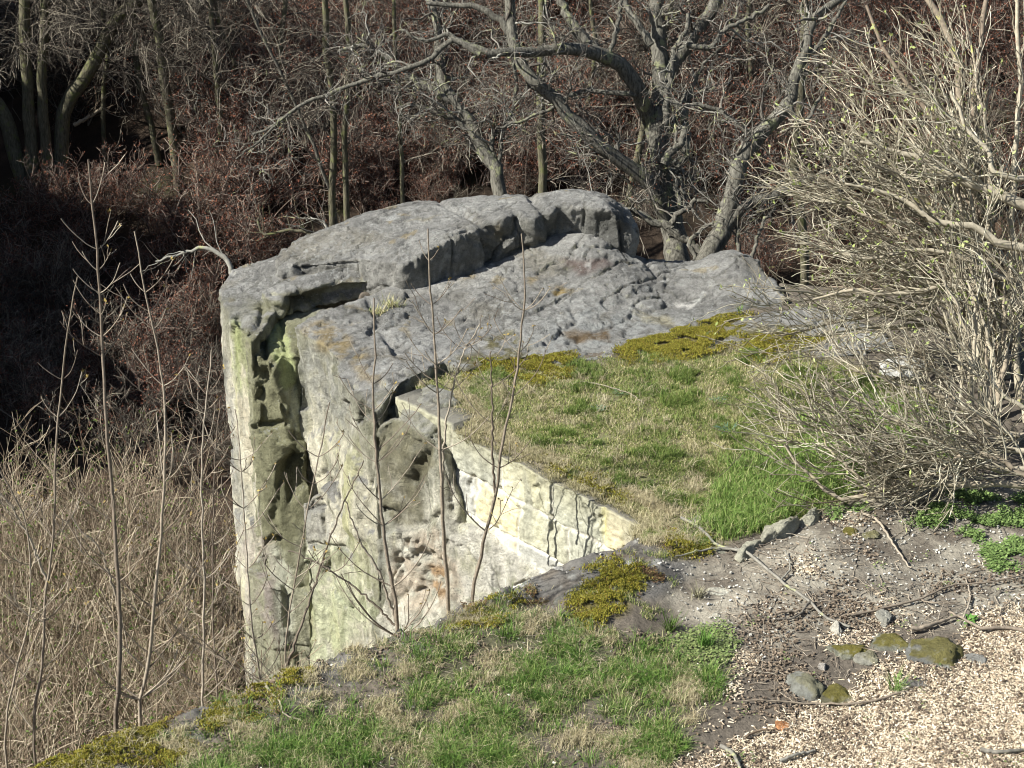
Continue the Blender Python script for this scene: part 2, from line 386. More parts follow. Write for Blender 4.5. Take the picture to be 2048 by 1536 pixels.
# ================================================================ ROCKS
MR = rock_mat(); MRS = rock_mat('small_rock', 0)
def tps(ctrl):
    c = np.asarray(ctrl, float); n = len(c)
    def U(r2): return r2*np.log(r2+1e-9)*.5
    d = ((c[:, None, :2]-c[None, :, :2])**2).sum(-1); K = U(d)+np.eye(n)*.01
    Pm = np.c_[np.ones(n), c[:, :2]]; A = np.block([[K, Pm], [Pm.T, np.zeros((3, 3))]])
    w = np.linalg.solve(A, np.r_[c[:, 2], 0, 0, 0])
    return lambda Q: U(((Q[:, None]-c[None, :, :2])**2).sum(-1))@w[:n]+w[n]+Q@w[n+1:]
def solid(outline, ctrl, zbot, step=.09, V=None, F=None, sh=(0, 0)):
    """closed block: top over an outline of xyz points, walls straight down to zbot(x,y)"""
    o = np.asarray(outline, float); V = [] if V is None else V; F = [] if F is None else F
    P = []
    for a, b in zip(o, np.roll(o, -1, 0)):
        n = max(1, int(np.hypot(*(b-a)[:2])/step)); P += [a+(b-a)*i/n for i in range(n)]
    P = np.array(P); nb = len(P)
    lo = P[:, :2].min(0); hi = P[:, :2].max(0)
    X, Y = np.meshgrid(np.arange(lo[0], hi[0], step), np.arange(lo[1], hi[1], step)); Q = np.stack([X.ravel(), Y.ravel()], 1)
    Q = Q[sdf(Q, P[:, :2]) > step*.6]; Q = Q+np.random.default_rng(3).normal(size=Q.shape)*step*.08
    cc = np.vstack([o, np.asarray(ctrl, float)]) if len(ctrl) else o
    z = tps(cc)(Q) if len(Q) else np.zeros(0)
    co = [Vector(p) for p in np.vstack([P[:, :2], Q])]
    vs, _, fs, *_ = delaunay_2d_cdt(co, [(i, (i+1) % nb) for i in range(nb)], [], 1, 1e-5)
    assert len(vs) == len(co), (len(vs), len(co))
    zz = np.r_[P[:, 2], z]; n = len(vs); base = len(V)
    area = sum(P[i][0]*P[(i+1) % nb][1]-P[(i+1) % nb][0]*P[i][1] for i in range(nb))
    for p, h in zip(vs, zz): V.append((p[0], p[1], h))
    for p in vs: V.append((p[0]+sh[0], p[1]+sh[1], zbot(p[0], p[1])))
    for f in fs:
        F.append([base+i for i in f]); F.append([base+n+i for i in reversed(f)])
    for i in range(nb):
        j = (i+1) % nb; q = [base+j, base+i, base+n+i, base+n+j]
        F.append(q if area > 0 else q[::-1])
    return V, F
def remesh(V, F, vox, smooth=6):
    me = bpy.data.meshes.new('tmp'); me.from_pydata(V, [], F); o = bpy.data.objects.new('tmp', me); COL.objects.link(o)
    md = o.modifiers.new('r', 'REMESH'); md.mode = 'VOXEL'; md.voxel_size = vox
    dg = bpy.context.evaluated_depsgraph_get(); ev = o.evaluated_get(dg).to_mesh()
    P = np.empty(len(ev.vertices)*3, np.float32); ev.vertices.foreach_get('co', P); P = P.reshape(-1, 3).astype(float)
    E = np.empty(len(ev.edges)*2, np.int32); ev.edges.foreach_get('vertices', E); E = E.reshape(-1, 2)
    ls = np.empty(len(ev.loops), np.int32); ev.loops.foreach_get('vertex_index', ls)
    assert len(ls) == 4*len(ev.polygons)
    Q = ls.reshape(-1, 4).copy()
    o.evaluated_get(dg).to_mesh_clear(); bpy.data.objects.remove(o); bpy.data.meshes.remove(me)
    return smoothP(P, E, smooth), Q, E
def smoothP(P, E, it):
    n = len(P); deg = np.bincount(E.ravel(), minlength=n)[:, None]+1e-9
    for _ in range(it):
        S = np.stack([np.bincount(E[:, 0], P[E[:, 1], k], n)+np.bincount(E[:, 1], P[E[:, 0], k], n) for k in range(3)], 1)
        P = P*.4+.6*S/deg
    return P
def normals(P, Q):
    a = P[Q[:, 2]]-P[Q[:, 0]]; b = P[Q[:, 3]]-P[Q[:, 1]]; f = np.cross(a, b); N = np.zeros_like(P)
    for k in range(4):
        for c in range(3): N[:, c] += np.bincount(Q[:, k], f[:, c], len(P))
    return N/(np.linalg.norm(N, axis=1)[:, None]+1e-12)
def carve(P, N, feats):
    q = pix(P)+np.stack([fbm(P, 3, 7.)*7, fbm(P, 3, 7., off=31)*7], -1)
    vis = ((CAM-P)*N).sum(1) > -.6*np.linalg.norm(CAM-P, axis=1)
    for kind, pts, w, d in feats:
        if kind == 'g':    # groove
            D = dist_line(q, pts); P = P-N*(d*np.exp(-(D/w)**2)*vis)[:, None]
        else:              # raised or sunken area
            P = P-N*(d*sstep(-w, w, sdf(q, pts))*vis)[:, None]
    return P
GREY = (.300, .294, .276); CREAM = (.73, .69, .54)
def rock_cols(P, N, paint=(), grey=GREY, cream=CREAM, side_grey=.0, lo=.25, hi=.65):
    q = pix(P)+np.stack([fbm(P, 4, 5.)*16, fbm(P, 4, 5., off=31)*16], -1)
    V3 = P*np.array([3.2, 3.2, .55])
    st = fbm(V3, 5, 1.6)
    C = np.tile(np.array(cream), (len(P), 1))
    C = blend(C, (.40, .395, .31), sstep(.0, .3, st)*.8)
    C = blend(C, (.20, .20, .13), sstep(.2, .42, fbm(V3, 5, 1.1, off=33))*.7)
    C = blend(C, (.70, .66, .55), sstep(.12, .3, fbm(V3, 5, 2.4, off=61))*.7)
    C = blend(C, (.50, .50, .20), sstep(.05, .4, fbm(V3, 4, .8, off=50))*.55)
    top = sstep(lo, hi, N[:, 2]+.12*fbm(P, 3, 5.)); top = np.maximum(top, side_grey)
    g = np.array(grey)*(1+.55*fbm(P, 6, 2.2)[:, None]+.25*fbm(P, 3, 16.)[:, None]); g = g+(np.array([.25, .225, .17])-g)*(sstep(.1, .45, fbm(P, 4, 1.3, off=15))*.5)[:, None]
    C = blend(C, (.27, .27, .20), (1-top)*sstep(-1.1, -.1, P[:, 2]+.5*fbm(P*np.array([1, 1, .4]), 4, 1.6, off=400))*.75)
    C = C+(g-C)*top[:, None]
    v1, e1 = cells(P, (1.7, 1.7, .8)); v2, e2 = cells(P, (4.2, 4.2, 2.2), off=30.)
    C = C*(1+.30*(v1-.5)+.22*(v2-.5))[:, None]; fl = fbm(P, 4, 9., off=300)
    C = blend(C, (.10, .098, .08), sstep(.035, .0, e1+.02*fl)*.75*sstep(-.2, .1, fbm(P, 3, 1.1, off=200)))
    C = blend(C, (.46, .46, .44), top*sstep(.20, .30, fbm(P, 4, 11., off=310))*sstep(-.1, .25, fbm(P, 3, 1.0, off=320))*.75)
    C = blend(C, (.11, .11, .105), top*sstep(.22, .34, fbm(P, 4, 7., off=330))*.6)
    C = blend(C, (.33, .25, .10), top*sstep(.30, .42, fbm(P, 4, 3.2, off=340))*.45)
    C = blend(C, (.15, .15, .105), (1-top)*sstep(.22, .40, fbm(P*np.array([1, 1, .35]), 5, 3.4, off=350))*.6)
    C = blend(C, (.80, .77, .66), (1-top)*sstep(.20, .36, fbm(P*np.array([1, 1, .5]), 5, 4.2, off=360))*.6)
    for pts, f, col, s, brk in paint:
        m = polym(q, pts, f) if len(pts) > 2 else np.exp(-(dist_line(q, pts)/f)**2)
        if brk: m = m*sstep(-brk, brk*.4, fbm(P, 4, 6., off=5))
        C = blend(C, col, m*s)
    return np.clip(C, .02, .9)
def rock(name, V, F, vox, feats=(), paint=(), amp=.035, sm=4, sc=1.6, cliff=1., strata=.004, lich=1., mat=None, parent=None, **kw):
    P, Q, E = remesh(V, F, vox, sm); N = normals(P, Q)
    P = P+N*(amp*fbm(P, 5, sc)+amp*.35*fbm(P, 4, sc*3.1, ridged=True)+.006*fbm(P, 3, 18))[:, None]
    pa = P@np.array([.76, .62, .25]); pc_ = P@np.array([-.62, .76, 0.]); tp = sstep(.35, .8, N[:, 2])
    bed = fbm(np.stack([pa*.8, pc_*4.2, P[:, 2]*3], -1), 4, 1.0, ridged=True); bed2 = 1-np.abs(perlin(np.stack([pa*.7, pc_*2.6, P[:, 2]], -1)+.35*fbm(P, 4, 3.)[:, None]+9))
    P = P-N*(tp*cliff*(.018*sstep(.25, .75, bed)+.030*sstep(.95, 1., bed2)+.010*sstep(.12, .4, fbm(P, 3, 8.))+.020*sstep(.32, .45, fbm(P, 2, 17.))))[:, None]
    sd = (1-tp)*cliff; vs = fbm(P*np.array([1, 1, .22]), 5, 2.6, ridged=True, off=11)
    v1, e1 = cells(P, (1.7, 1.7, .8)); v2, e2 = cells(P, (4.2, 4.2, 2.2), off=30.); gate = sstep(-.15, .2, fbm(P, 3, 1.1, off=200))
    P = P+N*(sd*(.05*fbm(P*np.array([1, 1, .45]), 3, .95, off=70)-.030*sstep(.35, .85, vs)+.085*(v1-.5)-.04*sstep(.05, .0, e1)*gate+.030*(v2-.5)*gate+.012*fbm(P, 4, 9.)))[:, None]
    P = P+N*(tp*cliff*(.010*(v2-.5)*gate+.014*(v1-.5)-.018*sstep(.03, .0, e1)*gate))[:, None]
    P = P+N*(strata*np.sin(P[:, 2]*26+3*fbm(P, 3, 1.2)+P[:, 0]*3))[:, None]*(1-np.abs(N[:, 2:3]))
    P = carve(P, N, feats)
    P = P+N*(.010*fbm(P, 4, 13., ridged=True)*cliff)[:, None]; N = normals(P, Q)
    C = rock_cols(P, N, paint, **kw)
    o = mk(name, P, quads=Q, mat=mat or MR, parent=parent, attrs={'Col': C, 'lich': np.full(len(P), lich)*sstep(.2, .7, N[:, 2])})
    return o
def prs(*pts): return np.array([PZ(px, py, z) for px, py, z in pts])
def back(pts, dx, dy, dz): return np.array([np.asarray(p)+np.array([dx, dy, dz]) for p in pts])

OLIVE = (.25, .245, .15); DK = (.085, .085, .065); GRN = (.34, .38, .13); YEL = (.36, .25, .07); MOS = (.13, .11, .02); WHT = (.66, .64, .55)
# --- main slab with the tall pillar under its left corner
fr = prs((588, 652, .08), (640, 620, .12), (700, 605, .14), (750, 585, .16), (792, 563, .18), (930, 545, .2))
crest = prs((1000, 512, .26), (1050, 488, .36), (1110, 476, .43), (1160, 472, .46), (1210, 480, .40), (1262, 516, .18), (1300, 523, .16), (1400, 528, .12), (1430, 513, .17), (1480, 505, .2), (1520, 524, .17))
rt = prs((1548, 562, .12), (1577, 592, .09), (1568, 608, .05), (1500, 622, .04), (1440, 640, .03), (1380, 652, .02), (1250, 692, .02), (1225, 716, .01), (1130, 728, .0), (1050, 712, .03), (935, 734, .07), (885, 718, .11), (852, 738, .12), (805, 762, .11), (772, 800, .05), (744, 826, -.06), (714, 798, -.02), (688, 758, .02), (668, 712, .06), (636, 678, .08))
cb = back(crest, 0, .45, -.12)
ol = np.vstack([fr, cb[:1]*0+back(crest[:1], -.1, .3, -.05), cb[2:], rt])
ct = np.vstack([crest[1:-1], prs((1060, 560, .23), (1180, 520, .33), (1120, 540, .24), (1330, 590, .02), (1400, 610, .0), (1200, 600, .08), (900, 620, .10), (780, 660, .07), (960, 680, .03), (1100, 660, .06), (850, 680, .05), (800, 700, .07), (1270, 560, .16))])
V, F = solid(ol, ct, lambda x, y: -6.5 if x < -.55 else -1.2)
# lower bulges of the pillar
b1 = np.array([PY(600, 1010, 17.55), PY(640, 985, 17.3), PY(720, 1100, 16.75), PY(745, 1180, 16.6)]); b1b = back(b1[::-1], .5, .45, 0)
V, F = solid(np.vstack([b1, b1b]), [], lambda x, y: -6.5, V=V, F=F)
slab_feats = [
    ('g', [(740, 600), (760, 640), (742, 665)], 8, .05), ('g', [(755, 610), (800, 600), (830, 585)], 7, .04),
    ('g', [(930, 660), (1000, 625), (1090, 600), (1150, 560)], 7, .035), ('g', [(1050, 630), (1120, 600)], 5, .03), ('g', [(1090, 690), (1160, 640), (1140, 620)], 5, .03),
    ('g', [(900, 545), (990, 560), (1080, 520)], 5, .02), ('g', [(1170, 478), (1150, 500), (1105, 500)], 4, .018),
    ('g', [(1240, 590), (1290, 620), (1350, 645)], 8, .04), ('g', [(800, 690), (850, 715), (880, 700)], 9, .06), ('g', [(770, 670), (790, 700), (810, 715)], 8, .05),
    ('p', [(1110, 520), (1220, 515), (1250, 530), (1190, 560), (1130, 550)], 10, .016), ('p', [(1260, 590), (1340, 560), (1430, 590), (1440, 620), (1330, 635)], 16, .028),
    ('g', [(780, 655), (840, 620), (930, 590)], 5, .022), ('g', [(850, 660), (930, 640)], 5, .02), ('g', [(1290, 520), (1313, 548)], 5, .04), ('g', [(1500, 530), (1535, 585)], 10, .04),
    ('g', [(1440, 636), (1500, 620), (1570, 606)], 6, .05),
    ('g', [(745, 870), (735, 800), (760, 770), (840, 740)], 6, .03), ('g', [(700, 780), (770, 770)], 5, .03), ('g', [(620, 770), (700, 830), (740, 830)], 4, .02),
    ('g', [(585, 1090), (640, 1090), (690, 1095), (700, 1110)], 5, .05), ('g', [(660, 1100), (650, 1150), (690, 1210)], 5, .04), ('g', [(600, 1130), (610, 1200), (605, 1300)], 4, .03),
    ('p', [(608, 880), (660, 850), (720, 930), (740, 1080), (690, 1060), (630, 980)], 14, -.06), ('g', [(605, 780), (618, 850), (612, 900), (632, 970), (690, 1070)], 9, .05),
    ('p', [(672, 952), (688, 952), (686, 966), (672, 966)], 5, .05), ('g', [(715, 900), (742, 1000), (745, 1060)], 6, .025)]
slab_paint = [
    ([(590, 655), (680, 700), (700, 800), (700, 870), (600, 830)], 30, (.33, .33, .30), .75, .5),
    ([(600, 660), (650, 640), (720, 690), (740, 710), (690, 720), (640, 700)], 14, YEL, .55, .3), ([(700, 720), (760, 740), (760, 770), (720, 760)], 10, YEL, .4, .2),
    ([(1110, 580), (1130, 575), (1130, 590), (1110, 592)], 4, YEL, .8, .0), ([(900, 545), (950, 540), (950, 555), (910, 560)], 8, YEL, .6, .2), ([(1040, 560), (1080, 550), (1060, 570)], 6, YEL, .5, .2),
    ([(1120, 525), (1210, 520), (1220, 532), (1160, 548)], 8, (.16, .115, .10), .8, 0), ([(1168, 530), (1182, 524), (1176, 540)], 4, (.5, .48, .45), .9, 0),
    ([(1350, 608), (1388, 606), (1384, 618), (1350, 615)], 4, (.62, .60, .56), .95, 0), ([(1385, 605), (1405, 595), (1400, 604)], 3, (.6, .6, .56), .8, 0),
    ([(1160, 610), (1420, 640), (1230, 700), (1050, 720), (1000, 690)], 30, (.40, .41, .40), .65, .25), ([(800, 690), (900, 660), (960, 700), (860, 730)], 20, (.40, .40, .39), .5, .3),
    ([(1270, 625), (1340, 640), (1350, 655), (1290, 640)], 8, (.38, .33, .18), .6, 0),
    ([(880, 730), (960, 700), (1060, 690), (1040, 740), (930, 760)], 12, MOS, .7, .2), ([(1120, 668), (1220, 662), (1220, 676), (1150, 684)], 8, (.15, .09, .03), .85, 0), ([(960, 680), (1030, 665), (1040, 690), (980, 700)], 10, MOS, .8, .1), ([(1250, 690), (1400, 650), (1400, 700), (1260, 720)], 10, MOS, .8, .2),
    ([(690, 760), (740, 790), (800, 770), (830, 745), (850, 770), (780, 830), (720, 830)], 12, (.20, .195, .15), .8, .4),
    ([(575, 1090), (700, 1090), (760, 1230), (640, 1340), (560, 1340)], 20, (.55, .60, .36), .6, .5), ([(590, 1000), (640, 990), (660, 1080), (600, 1090)], 14, (.38, .37, .33), .8, 0),
    ([(690, 1060), (740, 1080), (770, 1200), (720, 1200)], 14, (.33, .34, .18), .6, .3), ([(640, 1090), (700, 1110), (690, 1150), (650, 1140)], 14, OLIVE, .7, .2)]
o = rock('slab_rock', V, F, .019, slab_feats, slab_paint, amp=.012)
tag(o, 'broad grey sandstone slab on a pale vertical pillar, its front edge meeting the mossy turf', 'rock', 'sandstone blocks of the outcrop')

# --- upper boulder behind
r1 = prs((760, 520, .42), (800, 530, .42), (850, 500, .55), (900, 472, .64), (960, 452, .68), (1010, 437, .72), (1035, 430, .72), (1060, 436, .70), (1098, 420, .74), (1108, 408, .76), (1160, 409, .77), (1215, 414, .77), (1240, 435, .66), (1256, 470, .45))
r2 = prs((1256, 430, .55), (1228, 398, .70), (1180, 386, .76), (1120, 385, .76), (1070, 393, .68), (1000, 396, .66), (900, 403, .62), (800, 412, .56), (700, 441, .46), (600, 481, .32), (548, 514, .22))
r3 = prs((560, 535, .18), (620, 528, .24), (700, 520, .34))
ol = np.vstack([r1[:-1], back(r1[-1:], .1, .1, 0), back(r2[:-1], 0, .55, -.15), r2[-1:], r3])
V, F = solid(ol, np.vstack([r2[1:-1], prs((900, 440, .62), (1000, 415, .68), (800, 460, .53), (700, 480, .42))]), lambda x, y: -.6)
f = [('g', [(880, 405), (930, 430), (985, 460), (1005, 470)], 6, .04), ('g', [(1060, 395), (1085, 420), (1098, 450), (1105, 480)], 7, .06), ('g', [(1030, 430), (1035, 460), (1075, 480)], 6, .04),
     ('g', [(870, 500), (845, 530)], 6, .03), ('g', [(820, 430), (860, 455)], 4, .012), ('g', [(660, 500), (780, 470)], 4, .015), ('g', [(610, 530), (700, 510), (760, 503)], 5, .03), ('p', [(990, 440), (1040, 425), (1085, 455), (1090, 480), (1000, 500)], 8, -.05),
     ('g', [(930, 470), (985, 505), (1000, 500)], 7, .04), ('p', [(1150, 425), (1230, 430), (1230, 480), (1140, 480)], 14, .06)]
pt = [([(870, 480), (1000, 440), (1100, 430), (1250, 430), (1260, 520), (1000, 540), (800, 570)], 14, (.20, .195, .17), .8, .4), ([(760, 433), (800, 427), (790, 440)], 3, (.5, .5, .48), .9, 0), ([(810, 440), (880, 430), (850, 446)], 4, (.34, .30, .2), .5, 0),  # first patch darkens the front face to imitate its shaded side
      ([(1160, 440), (1250, 420), (1260, 500), (1150, 500)], 12, (.12, .12, .11), .8, 0)]  # deeper shade at the right end, painted into the colour
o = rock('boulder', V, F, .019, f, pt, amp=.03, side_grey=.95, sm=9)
tag(o, 'long smooth grey boulder at the back of the outcrop, dark cleft at its right end', 'rock', 'sandstone blocks of the outcrop')

# --- left pillar with undercut ledges
p1 = prs((440, 592, -.02), (452, 565, .0), (464, 538, .04), (490, 527, .07), (548, 512, .14), (650, 500, .2), (745, 506, .2), (795, 540, .12), (790, 556, .06), (700, 570, .02), (610, 585, .0), (560, 598, -.02), (530, 640, -.06), (522, 668, -.08), (500, 680, -.1), (470, 650, -.08))
p1 = p1[::-1]
V, F = solid(p1, prs((600, 530, .13), (500, 560, .04)), lambda x, y: -6.5)
s1 = prs((528, 575, .16), (560, 556, .2), (640, 540, .24), (740, 522, .26), (785, 530, .24), (798, 552, .18), (760, 560, .16), (690, 562, .16), (640, 575, .14), (580, 590, .12), (540, 590, .12))
V, F = solid(s1, [], lambda x, y: -.12, V=V, F=F)
f = [('g', [(590, 600), (640, 590), (720, 575), (790, 560)], 16, .10), ('g', [(510, 640), (480, 665), (455, 610)], 5, .0), ('g', [(525, 610), (520, 650), (490, 665), (475, 640)], 7, .05), ('g', [(455, 700), (470, 800), (480, 1000), (500, 1200)], 5, .03),
     ('g', [(440, 720), (455, 900), (470, 1100)], 4, .02), ('g', [(540, 590), (600, 600)], 6, .05), ('g', [(600, 545), (700, 540), (745, 530)], 4, .02)]
pt = [([(440, 590), (532, 600), (530, 656), (488, 668), (450, 660)], 10, (.24, .235, .19), .9, .6), ([(486, 660), (523, 664), (523, 816), (505, 812)], 6, (.25, .24, .16), .85, 0), ([(461, 640), (478, 650), (488, 790), (474, 780)], 7, (.45, .50, .22), .8, 0), ([(478, 710), (496, 760), (514, 955), (500, 950)], 7, (.76, .70, .54), .9, 0), ([(470, 640), (490, 660), (510, 780), (500, 820), (475, 720)], 12, (.40, .42, .22), .7, .2), ([(470, 780), (505, 820), (520, 950), (500, 1010), (480, 900)], 12, (.66, .60, .45), .8, .2),
      ([(440, 720), (465, 740), (490, 1100), (460, 1100)], 10, (.45, .44, .40), .7, .4), ([(430, 700), (452, 700), (452, 800), (436, 800)], 8, (.2, .2, .17), .8, 0), ([(470, 1050), (560, 1080), (560, 1300), (480, 1250)], 20, (.48, .42, .36), .7, .3), ([(500, 620), (530, 600), (640, 600), (640, 640), (540, 660)], 10, OLIVE, .8, .2),
      ([(560, 590), (640, 575), (650, 600), (580, 615)], 8, (.16, .15, .10), .9, .0)]  # shade of the recess under the ledge, painted dark
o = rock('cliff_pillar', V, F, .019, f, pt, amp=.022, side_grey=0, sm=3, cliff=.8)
tag(o, 'left corner pillar of the cliff, cream and green streaked, capped with undercut grey ledges', 'rock', 'sandstone blocks of the outcrop')

# --- blocks wedged in the cleft between the two pillars
V, F = solid([(-2.80, 18.34, -.30), (-2.58, 18.16, -.28), (-2.38, 18.14, -.27), (-2.14, 18.10, -.24), (-2.0, 19.1, -.1), (-2.8, 19.3, -.1)], [], lambda x, y: -6.5)
V, F = solid([(-2.62, 18.14, -.30), (-2.50, 18.02, -.28), (-2.38, 18.10, -.26), (-2.40, 18.7, -.2), (-2.62, 18.7, -.2)], [], lambda x, y: -2.0, V=V, F=F, sh=(.30, -.05))
V, F = solid([(-2.74, 18.18, -.55), (-2.62, 18.10, -.6), (-2.56, 18.6, -.5), (-2.75, 18.7, -.5)], [], lambda x, y: -1.6, V=V, F=F, sh=(-.02, 0))
V, F = solid([(-2.78, 18.08, -1.02), (-2.52, 17.88, -1.1), (-2.14, 17.88, -1.25), (-2.2, 18.8, -1.), (-2.74, 18.8, -1.)], [], lambda x, y: -3.1, V=V, F=F, sh=(.12, 0))
V, F = solid([(-2.88, 18.02, -2.75), (-2.60, 17.78, -2.8), (-2.14, 17.76, -2.9), (-2.2, 18.7, -2.8), (-2.8, 18.7, -2.8)], [], lambda x, y: -6.5, V=V, F=F)
f = [('g', [(510, 640), (530, 700), (520, 800)], 6, .08), ('g', [(560, 640), (575, 720), (600, 800), (612, 860)], 6, .05), ('g', [(600, 700), (608, 800), (612, 860)], 6, .05), ('g', [(510, 850), (560, 845), (575, 850)], 5, .07),
     ('g', [(590, 900), (560, 960), (545, 1040), (560, 1100)], 9, .06), ('g', [(560, 700), (530, 760), (575, 830)], 5, .05), ('g', [(505, 1080), (545, 1085)], 5, .07), ('g', [(545, 1080), (570, 1150), (575, 1250)], 7, .06), ('p', [(560, 930), (600, 900), (620, 960), (580, 1000)], 8, .08)]
pt = [([(480, 600), (640, 600), (640, 1400), (480, 1400)], 20, (.34, .34, .22), .7, 0), ([(500, 640), (620, 650), (620, 880), (640, 980), (600, 1060), (570, 1120), (520, 1060), (505, 860)], 14, OLIVE, .95, 0), ([(530, 625), (566, 640), (585, 720), (602, 860), (584, 850), (566, 770), (540, 700)], 6, (.46, .50, .25), .95, 0), ([(566, 780), (590, 770), (604, 860), (584, 855)], 6, (.60, .60, .46), .8, 0),
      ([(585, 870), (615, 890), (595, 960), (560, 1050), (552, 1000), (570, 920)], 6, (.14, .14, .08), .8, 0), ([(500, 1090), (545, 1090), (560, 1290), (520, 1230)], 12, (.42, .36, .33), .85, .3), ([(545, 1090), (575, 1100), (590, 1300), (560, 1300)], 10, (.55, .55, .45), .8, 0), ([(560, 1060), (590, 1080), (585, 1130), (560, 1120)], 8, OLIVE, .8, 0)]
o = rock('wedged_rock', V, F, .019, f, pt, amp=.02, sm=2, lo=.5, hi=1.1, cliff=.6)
tag(o, 'olive green rough rock wedged in the deep vertical cleft between the two pale pillars', 'rock', 'sandstone blocks of the outcrop')

# --- dark rock between pillar and masonry, and the pale pitted base under the masonry
b = prs((740, 822, -.10), (758, 828, -.12), (800, 815, -.10), (815, 800, -.12), (800, 770, -.2), (760, 770, -.15))
V, F = solid(b, [], lambda x, y: -6.5)
b = np.array([PY(748, 860, 16.30), PY(790, 838, 16.22), PY(838, 858, 15.94), PY(880, 905, 15.72), PY(898, 955, 15.68), PY(930, 1030, 15.69)]); V, F = solid(np.vstack([b, back(b[::-1], .3, .6, .1)]), [], lambda x, y: -3.0, V=V, F=F)
b = np.array([PY(750, 1080, 16.3), PY(800, 1060, 16.1), PY(900, 1050, 15.74), PY(960, 1062, 15.47), PY(1010, 1105, 15.22), PY(1080, 1135, 14.95)]); V, F = solid(np.vstack([b, back(b[::-1], .5, .6, .1)]), [], lambda x, y: -6.5, V=V, F=F)
f = [('g', [(740, 870), (750, 830), (790, 825)], 8, .08), ('g', [(855, 910), (830, 960), (850, 1010), (840, 1050)], 10, .05), ('g', [(745, 1015), (790, 1020)], 5, .06), ('g', [(755, 880), (750, 1000), (765, 1100), (755, 1200)], 4, .03), ('g', [(800, 1060), (850, 1050), (880, 1030)], 6, .05),
     ('p', [(765, 880), (820, 850), (850, 900), (815, 960), (800, 1030), (765, 1010)], 12, -.05), ('p', [(790, 1120), (850, 1100), (900, 1150), (880, 1210), (790, 1210)], 14, .09), ('g', [(870, 890), (900, 960), (905, 1020)], 7, .04), ('g', [(770, 1130), (760, 1230)], 5, .03)]
rngp = np.random.default_rng(5)
for _ in range(60):
    x, y = rngp.uniform(790, 900), rngp.uniform(1075, 1215); f.append(('g', [(x, y), (x+rngp.uniform(-8, 8), y+4)], rngp.uniform(3, 7), rngp.uniform(.012, .03)))
pt = [([(757, 870), (800, 838), (862, 888), (874, 925), (840, 960), (848, 1040), (800, 1052), (764, 1020)], 5, (.235, .22, .145), .95, .9), ([(740, 810), (800, 800), (800, 850), (750, 860)], 8, (.30, .29, .2), .7, .2), ([(862, 890), (880, 960), (860, 1060), (905, 1060), (900, 980)], 6, (.27, .26, .18), .7, .3), ([(835, 930), (862, 905), (850, 960), (830, 1010)], 4, (.14, .13, .08), .7, 0),
      ([(880, 1040), (940, 1030), (1200, 1090), (1200, 1200), (930, 1230), (900, 1120)], 12, (.76, .73, .64), .85, .35), ([(780, 1080), (870, 1060), (920, 1120), (920, 1210), (780, 1230)], 14, (.62, .52, .40), .8, .3), ([(860, 1130), (890, 1130), (900, 1190), (870, 1200)], 8, (.36, .22, .10), .8, .1), ([(750, 1050), (790, 1060), (790, 1130), (750, 1150)], 10, (.3, .3, .26), .6, .2)]
o = rock('cliff_rock', V, F, .019, f, pt, amp=.025, sm=2, cliff=.7, lo=.6, hi=1.2, cream=(.70, .67, .56))
tag(o, 'dark weathered face and cream honeycombed rock at the foot of the block wall', 'rock', 'sandstone blocks of the outcrop')

# --- low rock shelves in front of and right of the slab
def low(name, pts, label, feats=(), paint=(), zb=-.35, amp=.02, vox=.018, ctrl=(), **kw):
    V, F = solid(prs(*pts), prs(*ctrl) if len(ctrl) else [], lambda x, y: zb, step=.06, )
    o = rock(name, V, F, vox, feats, paint, amp=amp, sc=3., strata=.004, side_grey=.85, **kw); tag(o, label, 'rock', kw.get('group')); return o
o = low('rock_shelf', [(1440, 648, .06), (1520, 622, .1), (1600, 612, .09), (1680, 622, .07), (1760, 660, .05), (1790, 690, .03), (1700, 712, .0), (1560, 715, .0), (1470, 700, .0), (1400, 690, .01)], 'low mossy rock shelf running under the bush right of the slab',
        paint=[([(1440, 640), (1480, 640), (1470, 690), (1420, 690)], 8, MOS, .6, .1), ([(1490, 660), (1600, 655), (1630, 690), (1520, 715)], 8, MOS, .9, .1)], zb=-.5)

# --- masonry wall: courses of rough squared blocks in cream mortar
WA = np.array([-1.10, 16.48]); WB = np.array([1.16, 13.93]); WL = np.hypot(*(WB-WA)); WD = (WB-WA)/WL; WN = np.array([-WD[1], WD[0]]); WN = WN if WN[0] < 0 else -WN
ns = int(WL/.011); sv = np.linspace(0, WL, ns); zv = np.linspace(.0, -3.2, 290)
S, Z = np.meshgrid(sv, zv)
rw = np.random.default_rng(11)
courses = [0.0, -.40, -.79, -1.18, -1.6, -2.1, -3.3]
wob = .028*perlin(xy3(S*2, Z*3))+.012*perlin(xy3(S*9, Z*9)); S2 = S+.022*perlin(xy3(S*5, Z*5, 3.))+.012*perlin(xy3(S*12, Z*12, 3.)); Z2 = Z+wob; jw = .022+.03*sstep(-.1, .5, fbm(xy3(S, Z), 3, 2.5, off=66))
D = np.full(S.shape, 0.0); Cw = np.tile(np.array([.63, .60, .50]), S.shape+(1,)); jd = np.full(S.shape, 9.)
bcols = [(.38, .37, .27), (.60, .52, .34), (.40, .40, .32), (.36, .36, .33), (.50, .48, .34), (.56, .49, .30), (.44, .44, .34)]
